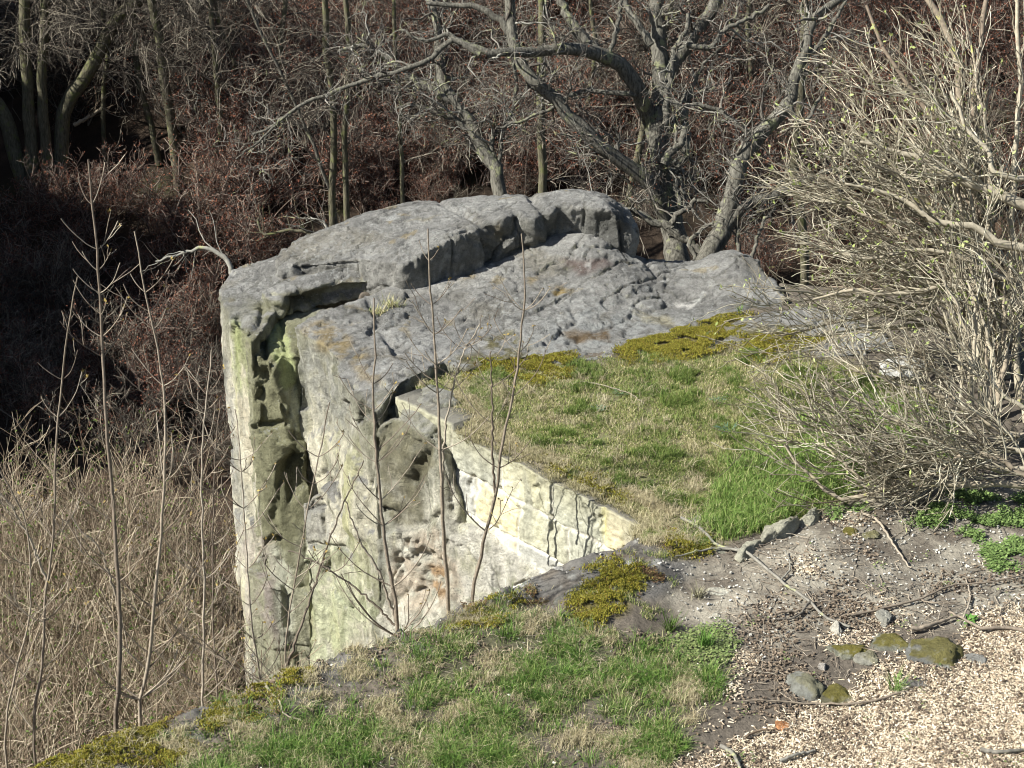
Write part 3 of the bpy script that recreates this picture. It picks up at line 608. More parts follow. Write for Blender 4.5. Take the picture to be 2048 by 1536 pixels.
for ci in range(6):
    z1, z0 = courses[ci], courses[ci+1]; s = [0, .84, 1.52, 2.2, 2.85, 4] if ci == 0 else None
    if s is None:
        s = [.80, .80+rw.uniform(.25, .55)]
        while s[-1] < WL: s.append(s[-1]+rw.uniform(.45, .75))
    for k in range(len(s)-1):
        a, b2 = s[k], s[k+1]; e = np.minimum(np.minimum(S2-a, b2-S2), np.minimum(Z2-z0, z1+.05*(ci == 0)-Z2))
        m = sstep(.3, 1., e/jw); off = rw.uniform(.0, .012); D = np.where(e > 0, np.maximum(D, m*(.010+off)), D)
        cc = np.array(bcols[(ci*3+k*2) % 7])*rw.uniform(.85, 1.15); Cw = Cw+(cc-Cw)*(m*.9)[..., None]
Pw = xy3(S, Z)
D = D+.022*fbm(Pw, 5, 4.)+.014*fbm(Pw, 4, 14.)-.03*sstep(.15, .3, fbm(Pw, 4, 3.3, off=8))+.008*fbm(xy3(S, Z, 5.), 4, 9., ridged=True)
weath = sstep(-.15, .35, fbm(xy3(S*4, Z*.7), 5, 1.3)); Cw = Cw+(np.array([.27, .27, .23])-Cw)*(weath*.55*sstep(-1.3, -.1, Z+0*S))[..., None]
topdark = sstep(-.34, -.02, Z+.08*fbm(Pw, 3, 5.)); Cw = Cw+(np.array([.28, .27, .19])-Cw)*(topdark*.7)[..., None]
yl = sstep(.05, .4, fbm(xy3(S*2.2, Z*.5), 4, 1.5, off=21))*sstep(1.6, 3.2, S)*sstep(-1.0, -.1, Z); Cw = Cw+(np.array([.42, .37, .05])-Cw)*(yl*.85)[..., None]
low_ = sstep(-.75, -1.3, Z+.2*fbm(Pw, 3, 2.)); Cw = Cw+(np.array([.80, .77, .66])-Cw)*(low_*.85)[..., None]
crumb = sstep(.2, .4, fbm(Pw, 4, 3.3, off=8))*sstep(-.3, -.9, Z); Cw = Cw+(np.array([.78, .75, .65])-Cw)*(crumb*.6)[..., None]
Cw = Cw+(np.array([.19, .19, .15])-Cw)*(sstep(.12, .35, fbm(xy3(S*7, Z*1.1), 5, 1.2, off=44))*.55*sstep(-1.1, -.2, Z))[..., None]; Cw = Cw*(1+.4*fbm(Pw, 5, 12.)[..., None])
ztop = np.where(sv < .84, .03, -.035)+.03*perlin(xy3(sv*3, sv*0))+.014*perlin(xy3(sv*11, sv*0+3)); zsh = np.clip(1+zv/.3, 0, 1)[:, None]*ztop[None]
front = np.stack([WA[0]+WD[0]*S+WN[0]*D, WA[1]+WD[1]*S+WN[1]*D, Z+zsh], -1)
tops = []
for kk, wdt in enumerate((.5, .3, .12, .03)):
    zt = ztop+.01*fbm(xy3(sv*6, np.full_like(sv, kk)), 3)
    if kk == 0: zt = zt-.25
    wd_ = wdt*(1-.75*sstep(.84, 1.2, sv))*(1+.3*perlin(xy3(sv*5, sv*0+kk))); tops.append(np.stack([WA[0]+WD[0]*sv-WN[0]*wd_, WA[1]+WD[1]*sv-WN[1]*wd_, zt], -1))
allr = np.concatenate([np.array(tops), front], 0); ct_ = np.concatenate([np.full((4, ns, 3), .0)+np.array([.19, .18, .15]), Cw], 0)
nr = allr.shape[0]; a = np.arange(nr-1)[:, None]*ns+np.arange(ns-1)[None]; Qw = np.stack([a, a+ns, a+ns+1, a+1], -1).reshape(-1, 4)
mw = M('wall_stone', .92, .2); c = mw.attr('Col').outputs['Color']; n_ = mw.noise(38, 6, .7); c = mw.mix(c, mw.ramp(n_, [(.3, .8), (.7, 1.15)]), 1.0, 'MULTIPLY'); mw.color(c); mw.bump(n_, .012, .9)
wall = empty('block_wall', (WA[0], WA[1], 0))
mk('stone_blocks', shift(allr.reshape(-1, 3), (WA[0], WA[1], 0)), quads=Qw, mat=mw.m, parent=wall, attrs={'Col': np.clip(ct_.reshape(-1, 3), .03, .88)})
tag(wall, 'retaining wall of squared sandstone blocks in pale mortar below the turf terrace', 'wall')
def wallpt(s, z): return np.array([WA[0]+WD[0]*s, WA[1]+WD[1]*s, z])

# ================================================================ LOOSE STONES
def stone(px, py, w, h, tall, label, col=(.20, .195, .17), moss=0., seed=0, rot=0., name='stone', group=None, lichn=.5, cat='stone'):
    """rounded angular stone; w, h = width and depth seen in photo pixels"""
    r = np.random.default_rng(100+seed); c = G(px, py); t = (c[1]*CP-(c[2]-CAMZ)*SP); a = w/2*t/FPX; b = h/2*t/FPX/.47
    n = 26; th = np.linspace(0, 2*math.pi, n*2, endpoint=False); ph = np.linspace(-1.5705, 1.5705, n)
    PH, TH = np.meshgrid(ph, th, indexing='ij'); U = np.stack([np.cos(PH)*np.cos(TH), np.cos(PH)*np.sin(TH), np.sin(PH)], -1)
    rr = np.ones(PH.shape)
    for _ in range(9):
        d = r.normal(size=3); d /= np.linalg.norm(d); k = r.uniform(.5, .92); dt = U@d; rr = np.minimum(rr, np.where(dt > .05, k/np.maximum(dt, .05), 9))
    rr = rr*(1+.22*fbm(U*1.6+seed, 5))*(1-.10*sstep(.93, 1., 1-np.abs(perlin(U*1.3+seed+.5)))); P = U*rr[..., None]*np.array([a, b, tall])
    cr, sr = math.cos(rot), math.sin(rot); P = np.stack([P[..., 0]*cr-P[..., 1]*sr, P[..., 0]*sr+P[..., 1]*cr, P[..., 2]], -1)
    P = P+(.012*fbm(P+seed, 4, 16.)+.008*fbm(P+seed, 3, 30., ridged=True))[..., None]*U
    m = n*2; i = np.arange(n-1)[:, None]*m; j = np.arange(m)[None]; k = (j+1) % m
    Q = np.stack([i+j, i+k, i+m+k, i+m+j], -1).reshape(-1, 4); P = P.reshape(-1, 3)
    C = 1.4*np.array(col)*(1+.55*fbm(P+seed, 5, 9.))[:, None]
    if moss: C = blend(C, (.21, .185, .045), sstep(.35, .6, P[:, 2]/tall+.9*fbm(P+seed, 4, 8.)+.3*P[:, 0]/a)*min(1, moss*1.15))
    o = mk(name, P, quads=Q, mat=MRS, attrs={'Col': np.clip(C, .02, .9), 'lich': np.full(len(P), lichn)})
    o.location = (c[0], c[1], c[2]-tall*.05); return tag(o, label, cat, group)
stone(1860, 1306, 128, 62, .095, 'rounded grey boulder with a yellow mossy crown beside the wood chips', (.20, .20, .185), .75, 1)
stone(1780, 1283, 90, 40, .05, 'low mossy stone just left of the rounded grey boulder', (.19, .19, .15), .8, 2, .3)
stone(1690, 1303, 90, 30, .05, 'flat mossy stone left of the low mossy stone, yellow moss on its top', (.22, .22, .17), .9, 3)
stone(1735, 1316, 60, 26, .04, 'small pale flat stone wedged between the mossy stones', (.30, .29, .24), .4, 4)
stone(1605, 1374, 78, 50, .10, 'angular mottled stone with darker top at the edge of the chips', (.24, .24, .21), .4, 5, .4)  # crown tinted darker olive
stone(1680, 1394, 84, 46, .05, 'flat olive mossy stone right of the angular mottled stone', (.15, .14, .09), .8, 6)
stone(1950, 1322, 60, 22, .03, 'thin flat grey stone touching the right side of the rounded boulder', (.24, .235, .215), 0, 7)
stone(1832, 1364, 66, 22, .025, 'flat grey slab half buried in the wood chips', (.17, .16, .145), 0, 8)
stone(1672, 1258, 22, 26, .07, 'small upright cream white stone on the twig litter', (.55, .52, .44), 0, 9)
stone(1767, 1239, 36, 26, .06, 'pale grey lump of stone above the mossy stones', (.36, .35, .30), 0, 10)
stone(1645, 1334, 18, 16, .035, 'fist sized pale stone above the angular mottled stone', (.40, .37, .33), 0, 11)
stone(1563, 1452, 34, 18, .018, 'orange brown sandstone shard lying on the wood chips', (.42, .20, .09), 0, 12, .2, 'stone_shard', cat='stone shard')
stone(1438, 1181, 46, 16, .02, 'cream white patch of rock flush with the dark soil', (.50, .48, .40), 0, 13)
stone(1430, 1230, 20, 10, .015, 'tiny pale rock poking from the dark soil', (.50, .48, .40), 0, 14)
stone(1258, 1131, 26, 12, .015, 'flat white pebble on the dark rock rim', (.5, .5, .46), 0, 15)
stone(1120, 1139, 28, 12, .02, 'flat pale pebble at the rim nearest the block wall', (.42, .41, .38), 0, 16)
stone(1462, 1048, 52, 26, .05, 'half buried mossy stone in the grass above the fallen branch', (.26, .25, .2), .7, 17)
stone(1393, 1042, 30, 18, .05, 'round grey stone half hidden in the lush grass', (.27, .26, .22), 0, 18)
stone(1320, 1055, 26, 14, .03, 'small buff stone at the end of the block wall', (.33, .29, .22), 0, 19)
stone(1810, 738, 120, 44, .09, 'bleached white rock under the bush at the edge of the turf', (.55, .54, .50), 0, 20)
stone(413, 1452, 14, 9, .02, 'round white pebble on the mossy rim', (.6, .6, .58), 0, 21)
stone(500, 1368, 26, 8, .015, 'thin white sliver of stone at the mossy rim', (.55, .54, .5), 0, 22)
stone(1740, 1072, 44, 20, .03, 'squarish olive stone sunk in the bare soil', (.24, .23, .15), .4, 24)
stone(1700, 1068, 40, 20, .03, 'little mossy hump beside the squarish olive stone', (.24, .23, .17), .9, 25)
# the long ridge stone and the moss boulder, grown from the ground
for k_, (px, py, w, h, tl, lab) in enumerate([(1503, 1100, 120, 20, .085, 'cracked pale bedrock hump at the lower end of the ridge by the fallen branch'), (1552, 1070, 170, 26, .12, 'long pale bedrock ridge rising out of the soil behind the fallen branch'), (1612, 1044, 120, 18, .07, 'upper weathered end of the pale bedrock ridge beside the lush grass')]):
    stone(px, py, w, h, tl, lab, (.40, .385, .30), 0, 60+k_, 1.0, 'rock', None, .3, 'rock')
low('rock', [(1390, 1110, .0), (1430, 1092, .04), (1475, 1095, .05), (1480, 1118, .02), (1440, 1130, .0), (1405, 1128, .0)], 'low buff outcrop left of the long bedrock ridge under the branch', paint=[([(1390, 1100), (1480, 1090), (1490, 1130), (1400, 1130)], 20, (.27, .26, .19), .9, 0)])
low('rock', [(1098, 1212, .02), (1130, 1165, .09), (1180, 1140, .11), (1250, 1120, .10), (1320, 1110, .06), (1370, 1120, .02), (1340, 1170, .02), (1300, 1230, .0), (1230, 1290, -.02), (1170, 1275, -.02), (1120, 1245, -.02)], 'broad low rock hump with brown moss cushions on the near rim', zb=-.5,
    ctrl=[(1200, 1180, .12), (1180, 1230, .08)], paint=[([(1140, 1180), (1250, 1130), (1300, 1170), (1250, 1230), (1240, 1280), (1150, 1260)], 12, MOS, .85, .3), ([(1100, 1200), (1140, 1180), (1150, 1250), (1110, 1240)], 10, (.27, .26, .22), .9, 0), ([(1250, 1180), (1350, 1110), (1330, 1180), (1280, 1240)], 16, (.14, .125, .11), .9, 0)], side_grey=.8) if 0 else None
V, F = solid(prs((1098, 1212, .02), (1130, 1165, .08), (1180, 1140, .10), (1250, 1120, .09), (1320, 1110, .05), (1370, 1120, .0), (1340, 1170, .0), (1300, 1230, -.01), (1230, 1290, -.03), (1170, 1275, -.03), (1120, 1245, -.02)), prs((1200, 1180, .11), (1180, 1230, .07)), lambda x, y: -.5, step=.06)
tag(rock('rock', V, F, .018, [], [([(1140, 1180), (1250, 1130), (1300, 1170), (1250, 1230), (1240, 1280), (1150, 1260)], 12, MOS, .85, .3), ([(1100, 1200), (1140, 1180), (1150, 1250), (1110, 1240)], 10, (.27, .26, .22), .9, 0), ([(1250, 1180), (1350, 1110), (1330, 1180), (1280, 1240)], 16, (.14, .125, .11), .9, 0)], amp=.02, sc=3., strata=.004, side_grey=.9),
    'broad low rock hump with brown moss cushions on the near rim', 'rock')

# ================================================================ WOODY PLANTS
OAKB = bark_mat('oak_bark', (.05, .046, .038), (.185, .175, .145), (.26, .27, .15), .57)
TRB = bark_mat('shaded_bark', (.06, .056, .036), (.17, .155, .105), (.14, .15, .06), .54)
OAKT = twig_mat('oak_twig', (.07, .058, .048), (.17, .155, .13), (.30, .29, .25), ((.30, .31, .16), .58), 5)
BRT = twig_mat('brush_twig', (.030, .020, .016), (.105, .070, .056), (.42, .35, .28))  # palest stop imitates sunlit twigs against the dark ones
REDL = leaf_mat('rusty_leaf', [(0, (.085, .030, .020)), (.5, (.19, .068, .040)), (1, (.30, .13, .075))])
GRYT = twig_mat('grey_twig', (.032, .025, .020), (.095, .078, .060), (.36, .32, .25))  # pale end of the ramp stands in for sunlit twigs
TANT = twig_mat('tan_cane', (.11, .078, .052), (.25, .19, .13), (.54, .465, .34))
SAPT = twig_mat('sapling_bark', (.14, .11, .085), (.30, .25, .19), (.38, .33, .26))
BUSHT = twig_mat('bush_twig', (.13, .105, .07), (.36, .32, .235), (.62, .575, .45), ((.38, .38, .14), .64), 7)
BUSHL = twig_mat('bush_limb', (.20, .155, .115), (.36, .31, .23), (.42, .38, .29), ((.38, .38, .13), .60), 5)
BUD = leaf_mat('green_bud', [(0, (.18, .22, .06)), (.6, (.30, .35, .12)), (1, (.40, .44, .20))])
BUDB = leaf_mat('brown_bud', [(0, (.20, .14, .05)), (1, (.40, .30, .10))])
GRL = leaf_mat('small_green_leaf', [(0, (.05, .09, .015)), (1, (.14, .20, .04))])

def tree(name, label, cat, stems, bark, tmat, n2, n3, L2, L3, seed, group=None, wig=.3, trop2=(0, 0, .05), trop3=(0, 0, .05), lf=None, n4=0, L4=(.15, .4), base=None, tw=.006, crown='crown', t2=(.25, 1), sides=8):
    r = np.random.default_rng(seed); o = np.array(base if base is not None else stems[0][0][0])
    root = empty(name, o); tag(root, label, cat, group)
    tb = Tubes(); pars = []
    for pts, r0, r1 in stems:
        P, R = stem(pts, r0, r1, 20, .012, r); R = R*(1+.06*perlin(P*5)); tb.add(P, R, sides, tint=.5); pars.append((P, R))
    tb.build('trunk', bark, root, o)
    PP = np.concatenate([p[0] for p in pars]); RR = np.concatenate([p[1] for p in pars])
    br = Tubes()
    b2 = grow((PP, RR), n2, L2, r, t2, 8, (.5, 1.2), wig, trop2, .5, .25, rmax=.022)
    br.add(*b2, 4, rng=r); b3 = grow(b2, n3, L3, r, (.15, 1), 6, (.4, 1.1), wig*1.1, trop3, .6, .35, rmax=.011); b3 = (b3[0], np.maximum(b3[1], tw*.6)); br.add(*b3, 3, rng=r)
    last = b3
    if n4: b4 = grow(b3, n4, L4, r, (.1, 1), 4, (.4, 1.), wig, trop3, .7, .5, rmax=.006); b4 = (b4[0], np.maximum(b4[1], tw*.5)); br.add(*b4, 3, rng=r); last = b4
    br.build(crown, tmat, root, o)
    if lf:
        V, Q, T = leaves(last, lf[0], r, lf[1]); mk(lf[3] if len(lf) > 3 else 'foliage', V-o, quads=Q, mat=lf[2], parent=root, attrs={'tint': T}, smooth=False)
    return root
def pl(t, *c):   # polyline of (px, py[, dt]) at depth t
    return [PT(p[0], p[1], t+(p[2] if len(p) > 2 else 0)) for p in c]
def wpx(w, t): return w/2*t/FPX
T1 = 25.0
oak = [(pl(T1, (1362, 600), (1355, 520), (1345, 450), (1325, 380), (1320, 300), (1319, 225), (1322, 150)), wpx(54, T1), wpx(34, T1)),
  (pl(T1, (1324, 165), (1318, 90), (1314, 0), (1312, -80)), wpx(36, T1), wpx(24, T1)),
  (pl(T1, (1330, 160), (1346, 130), (1374, 90), (1404, 45), (1434, 0), (1460, -50)), wpx(30, T1), wpx(22, T1)),
  (pl(T1, (1322, 300), (1300, 240), (1285, 205, -.2), (1275, 175, -.4), (1255, 140, -.5), (1214, 113, -.7), (1149, 97, -1), (1074, 103, -1.2), (1024, 108, -1.4), (975, 108, -1.5)), wpx(40, T1), wpx(16, T1)),
  (pl(T1-1.5, (985, 108), (905, 80), (880, 100), (840, 130), (800, 141), (700, 170), (600, 215), (540, 257), (505, 268)), wpx(13, T1), wpx(5, T1)),
  (pl(T1-1.5, (960, 108), (930, 92), (900, 70), (850, 82), (800, 60)), wpx(12, T1), wpx(5, T1)), (pl(T1-1.5, (600, 215), (560, 240), (510, 290), (470, 320)), wpx(6, T1), wpx(3, T1)),
  (pl(T1-.7, (1214, 113), (1189, 95), (1154, 60), (1134, 30), (1119, -10)), wpx(24, T1), wpx(16, T1)),
  (pl(T1-.7, (1219, 107), (1234, 55), (1241, -10)), wpx(10, T1), wpx(8, T1)),
  (pl(T1-.3, (1302, 90), (1274, 45), (1254, 15), (1240, -30)), wpx(16, T1), wpx(10, T1)),
  (pl(T1, (1345, 470), (1319, 400, -.3), (1294, 360, -.5), (1259, 335, -.6), (1204, 295, -.8), (1154, 245, -.9), (1099, 190, -1), (1054, 145, -1), (1034, 110, -1), (1024, 60, -1), (1020, 0, -1)), wpx(34, T1), wpx(20, T1)),
  (pl(T1-1, (1032, 100), (1010, 50), (950, 15), (850, 7)), wpx(18, T1), wpx(8, T1)),
  (pl(T1-.4, (1275, 190), (1219, 185), (1159, 182), (1109, 215), (1064, 230), (1024, 250), (990, 255)), wpx(12, T1), wpx(5, T1)),
  (pl(T1-.2, (1334, 200), (1354, 210), (1369, 240), (1374, 280), (1369, 310), (1344, 350)), wpx(16, T1), wpx(18, T1)),
  (pl(T1-.5, (1328, 330), (1340, 305), (1358, 290), (1366, 270), (1369, 253)), wpx(18, T1), wpx(13, T1)), (pl(T1, (1334, 270), (1364, 215), (1376, 183)), wpx(18, T1), wpx(14, T1)),
  (pl(T1-1.2, (1350, 480), (1338, 456), (1294, 435), (1246, 415), (1205, 391), (1184, 384)), wpx(20, T1), wpx(6, T1)),
  (pl(T1-1.2, (1340, 460), (1348, 435), (1376, 415), (1393, 401), (1418, 407)), wpx(14, T1), wpx(6, T1)), (pl(T1-1.4, (1340, 455), (1362, 473), (1383, 487), (1400, 504), (1407, 520)), wpx(16, T1), wpx(12, T1)),
  (pl(T1-.4, (1350, 360), (1362, 420), (1372, 400), (1358, 350)), wpx(12, T1), wpx(8, T1)),
  (pl(T1-.3, (1374, 90), (1420, 95), (1450, 60), (1500, 35), (1540, 10)), wpx(13, T1), wpx(7, T1)), (pl(T1, (1365, 260), (1400, 140), (1450, 90), (1480, 60)), wpx(9, T1), wpx(5, T1)),
  (pl(T1-.4, (1330, 250), (1345, 120), (1372, 60), (1376, 30)), wpx(14, T1), wpx(9, T1))]
oak = [([p for p in a], b, c) for a, b, c in oak]
tree('oak_tree', 'large crooked grey oak rising behind the right half of the slab, knot on its trunk', 'tree', oak, OAKB, OAKT, 130, 1100, (.4, 1.5), (.15, .65), 21, wig=.42, n4=1300, L4=(.08, .3), lf=(1500, (.015, .035), REDL))
T2 = 28.0
tree('oak_tree', 'leaning oak behind the boulder, its trunk bending left above a broken white stub', 'tree', [
  (pl(T2, (1008, 440), (1000, 395), (990, 340), (975, 310), (958, 280), (935, 235), (900, 195), (882, 160), (880, 130), (875, 90), (870, 40), (860, -20)), wpx(32, T2), wpx(14, T2)),
  (pl(T2, (905, 200), (860, 180), (825, 155), (800, 140), (770, 110), (735, 93), (700, 95), (675, 102)), wpx(22, T2), wpx(7, T2)),
  (pl(T2, (955, 270), (920, 245), (890, 230), (850, 215), (820, 208), (790, 220)), wpx(16, T2), wpx(5, T2)),
  (pl(T2, (984, 320), (983, 300), (984, 280), (995, 262), (1024, 252)), wpx(13, T2), wpx(5, T2)), (pl(T2, (1010, 410), (1000, 300), (1030, 200), (1026, 90), (1015, 0)), wpx(9, T2), wpx(6, T2))],
  OAKB, OAKT, 110, 800, (.4, 1.6), (.15, .7), 22, wig=.42, n4=800, L4=(.08, .3), lf=(1200, (.015, .035), REDL))
T3 = 23.0
tree('oak_tree', 'forked oak with lichen spotted trunk half hidden by the twiggy bush', 'tree', [
  (pl(T3, (1405, 560), (1418, 505), (1440, 470), (1452, 430), (1466, 390), (1473, 350), (1482, 325), (1504, 295), (1529, 265), (1554, 230), (1579, 200), (1594, 150), (1609, 100), (1622, 40), (1664, 10), (1690, -10)), wpx(44, T3), wpx(16, T3)),
  (pl(T3, (1432, 490), (1449, 450), (1484, 415), (1524, 400), (1564, 380), (1624, 355), (1680, 340)), wpx(34, T3), wpx(10, T3)),
  (pl(T3, (1510, 280), (1489, 260), (1459, 238), (1430, 216), (1389, 210)), wpx(12, T3), wpx(8, T3)), (pl(T3, (1600, 130), (1640, 90), (1670, 40), (1700, -20)), wpx(12, T3), wpx(6, T3)), (pl(T3-.3, (1570, 200), (1595, 240), (1620, 230), (1660, 150)), wpx(10, T3), wpx(5, T3)),
  (pl(T3, (1390, 520), (1380, 480), (1440, 440), (1500, 430)), wpx(10, T3), wpx(5, T3)), (pl(T3, (1480, 520), (1472, 440), (1466, 420)), wpx(11, T3), wpx(7, T3)), (pl(T3, (1500, 530), (1520, 460), (1550, 410)), wpx(8, T3), wpx(6, T3))],
  OAKB, OAKT, 70, 500, (.4, 1.3), (.15, .6), 23, wig=.42, n4=500, L4=(.08, .3), lf=(800, (.015, .03), REDL))

# trunks of the wood on the far slope: (pixels from base to top), width, label
far = [([(62, 400), (40, 340), (10, 230), (-20, 190)], 36, 'leftmost tree of the shaded wood, trunk leaning out of the frame'),
       ([(68, 410), (66, 330), (56, 200), (50, 60), (48, -20)], 28, 'straight mossy trunk second from the left in the shaded wood'),
       ([(98, 405), (92, 300), (84, 180), (88, 60), (92, -20)], 24, 'slim straight trunk third from the left in the shaded wood'),
       ([(116, 395), (122, 300), (128, 220), (160, 170), (185, 130), (210, 80), (245, 25), (290, -10)], 32, 'thick trunk at the left that bends right above a fork'),
       ([(358, 380), (345, 260), (328, 150), (318, 80), (300, -20)], 22, 'tall smooth lit trunk standing alone left of the reddish bushes'),
       ([(318, 330), (296, 230), (276, 140), (268, 60)], 14, 'thin dark trunk left of the tall smooth lit trunk'),
       ([(462, 340), (480, 260), (468, 170), (466, 110), (440, 60), (425, -10)], 11, 'thin crooked trunk in the reddish bushes left of centre'),
       ([(664, 430), (667, 340), (668, 250), (655, 120), (650, -10)], 16, 'left trunk of the mossy pair behind the boulder'),
       ([(692, 400), (691, 330), (690, 240), (700, 100), (690, -10)], 14, 'right trunk of the mossy pair behind the boulder'),
       ([(420, 420), (428, 330), (440, 250), (430, 120)], 13, 'dark slim trunk standing between the lit trunk and the mossy pair'),
       ([(675, 470), (665, 400), (640, 330), (628, 290), (600, 230)], 9, 'thin pale sapling leaning left before the mossy pair'),
       ([(805, 360), (803, 280), (800, 200), (790, 100), (788, -10)], 10, 'thin straight trunk left of the leaning oak'),
       ([(1085, 385), (1084, 300), (1080, 190), (1085, 90), (1083, -20)], 20, 'upright trunk between the leaning oak and the big crooked oak'),
       ([(1250, 460), (1252, 420), (1262, 370), (1275, 320), (1290, 250)], 18, 'mossy short trunk behind the right end of the boulder'),
       ([(1610, 520), (1600, 420), (1590, 320), (1600, 180)], 20, 'shaded trunk behind the left side of the twiggy bush'),
       ([(1180, 330), (1175, 230), (1190, 100), (1180, -20)], 11, 'thin trunk behind the left limb of the big crooked oak'),
       ([(1500, 300), (1505, 180), (1495, 60), (1500, -20)], 12, 'thin trunk rising behind the forked oak'),
       ([(560, 300), (566, 200), (560, 90), (575, -20)], 12, 'slim trunk deep in the reddish thicket above the boulder end'),
       ([(210, 320), (205, 200), (215, 100), (200, -20)], 10, 'dark slim trunk just right of the bending thick trunk')]
for i, (pp, w, lab) in enumerate(far):
    if i in (7, 8, 10, 11): yb = 38
    elif i in (12,): yb = 34
    elif i in (13, 14): yb = 27
    else: yb = min(hit(*pp[0])[1], 46)
    pts = [PY(px, py, yb) for px, py in pp]; g = float(H(pts[0][0], pts[0][1]))
    if pts[0][2] > g: pts = [np.array([pts[0][0]*1.0, yb, g-.2])]+pts
    top = pts[-1]+(pts[-1]-pts[-2])/np.linalg.norm(pts[-1]-pts[-2])*3.0; top[2] = max(top[2], pts[-1][2]+1.5); pts.append(top)
    t = yb*CP-(pts[0][2]-CAMZ)*SP
    big = i < 5
    tree('tree', lab, 'tree', [(pts, wpx(w, t)*1.0, wpx(w, t)*.6)], TRB if i != 10 else OAKB, GRYT, 22 if big else 14, 420 if big else 240, (1., 3.2) if big else (.7, 2.), (.4, 1.5), 50+i, wig=.22, trop2=(0, -.03, -.03), trop3=(0, 0, -.16), n4=900 if big else 250, L4=(.2, .6), tw=.009, t2=(.4, 1), group='trees of the wood behind the outcrop')

# ---------------------------------------------------------------- rusty leafless shrubs: a few kinds, copied over the slope
def shrub_proto(seed, h, nst, n2, n3, tmat, lf, spread=.5, wig=.22, rr=.022, name='shrub', tw=.006, trop=(0, 0, .06), up=.9, nb=0):
    r = np.random.default_rng(seed); a = r.uniform(0, 2*math.pi, nst); s = r.uniform(.1, 1, nst)*spread
    n = 8; P = np.zeros((nst, n, 3)); d = np.stack([np.cos(a)*s, np.sin(a)*s, np.full(nst, up)], 1); d /= np.linalg.norm(d, axis=1)[:, None]
    P[:, 0] = r.normal(size=(nst, 3))*[.12, .12, 0]; L = h*r.uniform(.6, 1.05, nst)/(n-1)
    for j in range(1, n):
        d = d+r.normal(size=(nst, 3))*wig*.7+np.array(trop); d /= np.linalg.norm(d, axis=1)[:, None]; P[:, j] = P[:, j-1]+d*L[:, None]
    R = r.uniform(.5, 1., nst)[:, None]*rr*np.linspace(1, .3, n)
    tb = Tubes(); tb.add(P, R, 4, rng=r)
    b2 = grow((P, R), n2, (h*.15, h*.45), r, (.15, 1), 6, (.4, 1.1), wig, trop, .6, .4, rmax=.012); b2 = (b2[0], np.maximum(b2[1], tw*.7)); tb.add(*b2, 3, rng=r)
    b3 = grow(b2, n3, (h*.05, h*.18), r, (.1, 1), 4, (.4, 1.1), wig, trop, .7, .6, rmax=.006); b3 = (b3[0], np.maximum(b3[1], tw*.55)); tb.add(*b3, 3, rng=r)
    o = tb.build(name, tmat); lo = None
    if lf:
        V, Q, T = leaves(b3, lf[0], r, lf[1], (.3, 1.), .6, lf[4] if len(lf) > 4 else .02); lo = mk(lf[3], V, quads=Q, mat=lf[2], parent=o, attrs={'tint': T}, smooth=False)
    return o, lo
def scatter(protos, pts, rng, label, cat, group, smin=.75, smax=1.25, used=None):
    for i, (p, sc) in enumerate(pts):
        k = int(rng.integers(0, len(protos))); o, l = protos[k]
        if used is not None and not used[k]: c = o; used[k] = True
        else:
            c = o.copy(); COL.objects.link(c)
            if l: d = l.copy(); COL.objects.link(d); d.parent = c
        s = sc*rng.uniform(smin, smax); c.location = tuple(p); c.rotation_euler = (rng.normal()*.06, rng.normal()*.06, rng.uniform(0, 6.28)); c.scale = (s, s, s*rng.uniform(.85, 1.15))
        tag(c, label, cat, group)
rs = np.random.default_rng(77)
RED = [shrub_proto(200+k, 2.6, 9, 110, 620, BRT, (1500, (.025, .055), REDL, 'leaves', .04), spread=.6, wig=.33, tw=.0085) for k in range(5)]
usedR = [False]*5
def pts_px(n, box, poly=None, sc=1.0, mind=21):
    out = []
    while len(out) < n:
        px, py = rs.uniform(box[0], box[2]), rs.uniform(box[1], box[3])
        if poly is not None and not inside(np.array([[px, py]]), poly)[0]: continue
        p = hit(px, py, tmin=mind)
        if p[1] < mind: continue
        out.append((p, sc))
    return out
cover = [(420, 560), (520, 440), (700, 420), (1000, 380), (1250, 400), (1600, 420), (2100, 420), (2100, -40), (1000, -40), (700, -40), (520, 60), (470, 250), (430, 400)]
scatter(RED, pts_px(165, (400, -60, 2100, 560), cover, 1.0, 31), rs, 'rusty leafed shrub in the thicket covering the slope behind the oaks', 'shrub', 'rusty shrubs on the slope behind the oaks', used=usedR)
midl = [(-40, 470), (150, 430), (300, 440), (520, 400), (620, 470), (450, 620), (440, 1000), (300, 900), (-40, 900)]
scatter(RED, pts_px(34, (-40, 420, 620, 900), midl, .9), rs, 'rusty leafed shrub in the shaded hollow left of the outcrop', 'shrub', 'rusty shrubs in the hollow left of the outcrop', used=usedR)
GRY = [shrub_proto(220+k, 2.6, 12, 120, 650, GRYT, (500, (.02, .05), REDL, 'leaves', .04), spread=.7, wig=.28, tw=.008) for k in range(4)]
usedG = [False]*4
scatter(GRY, pts_px(58, (700, -60, 2100, 560), cover, .95, 31), rs, 'grey leafless shrub tangled among the rusty shrubs behind the oaks', 'shrub', 'grey shrubs on the slope behind the oaks', used=usedG)
scatter(GRY, pts_px(26, (-40, 560, 520, 980), None, .8), rs, 'dark leafless shrub deep in the shaded hollow left of the cliff', 'shrub', 'dark shrubs in the hollow left of the cliff', used=usedG)
scatter(GRY+RED, pts_px(22, (1480, 440, 2100, 640), None, .55, 20.5), rs, 'low grey shrub crowding the drop behind the right end of the slab', 'shrub', 'low shrubs behind the right end of the slab')
scatter(GRY+RED, pts_px(34, (640, 330, 1500, 480), None, .55, 23.5), rs, 'small shrub standing close behind the boulder between the oak trunks', 'shrub', 'small shrubs between the oak trunks')
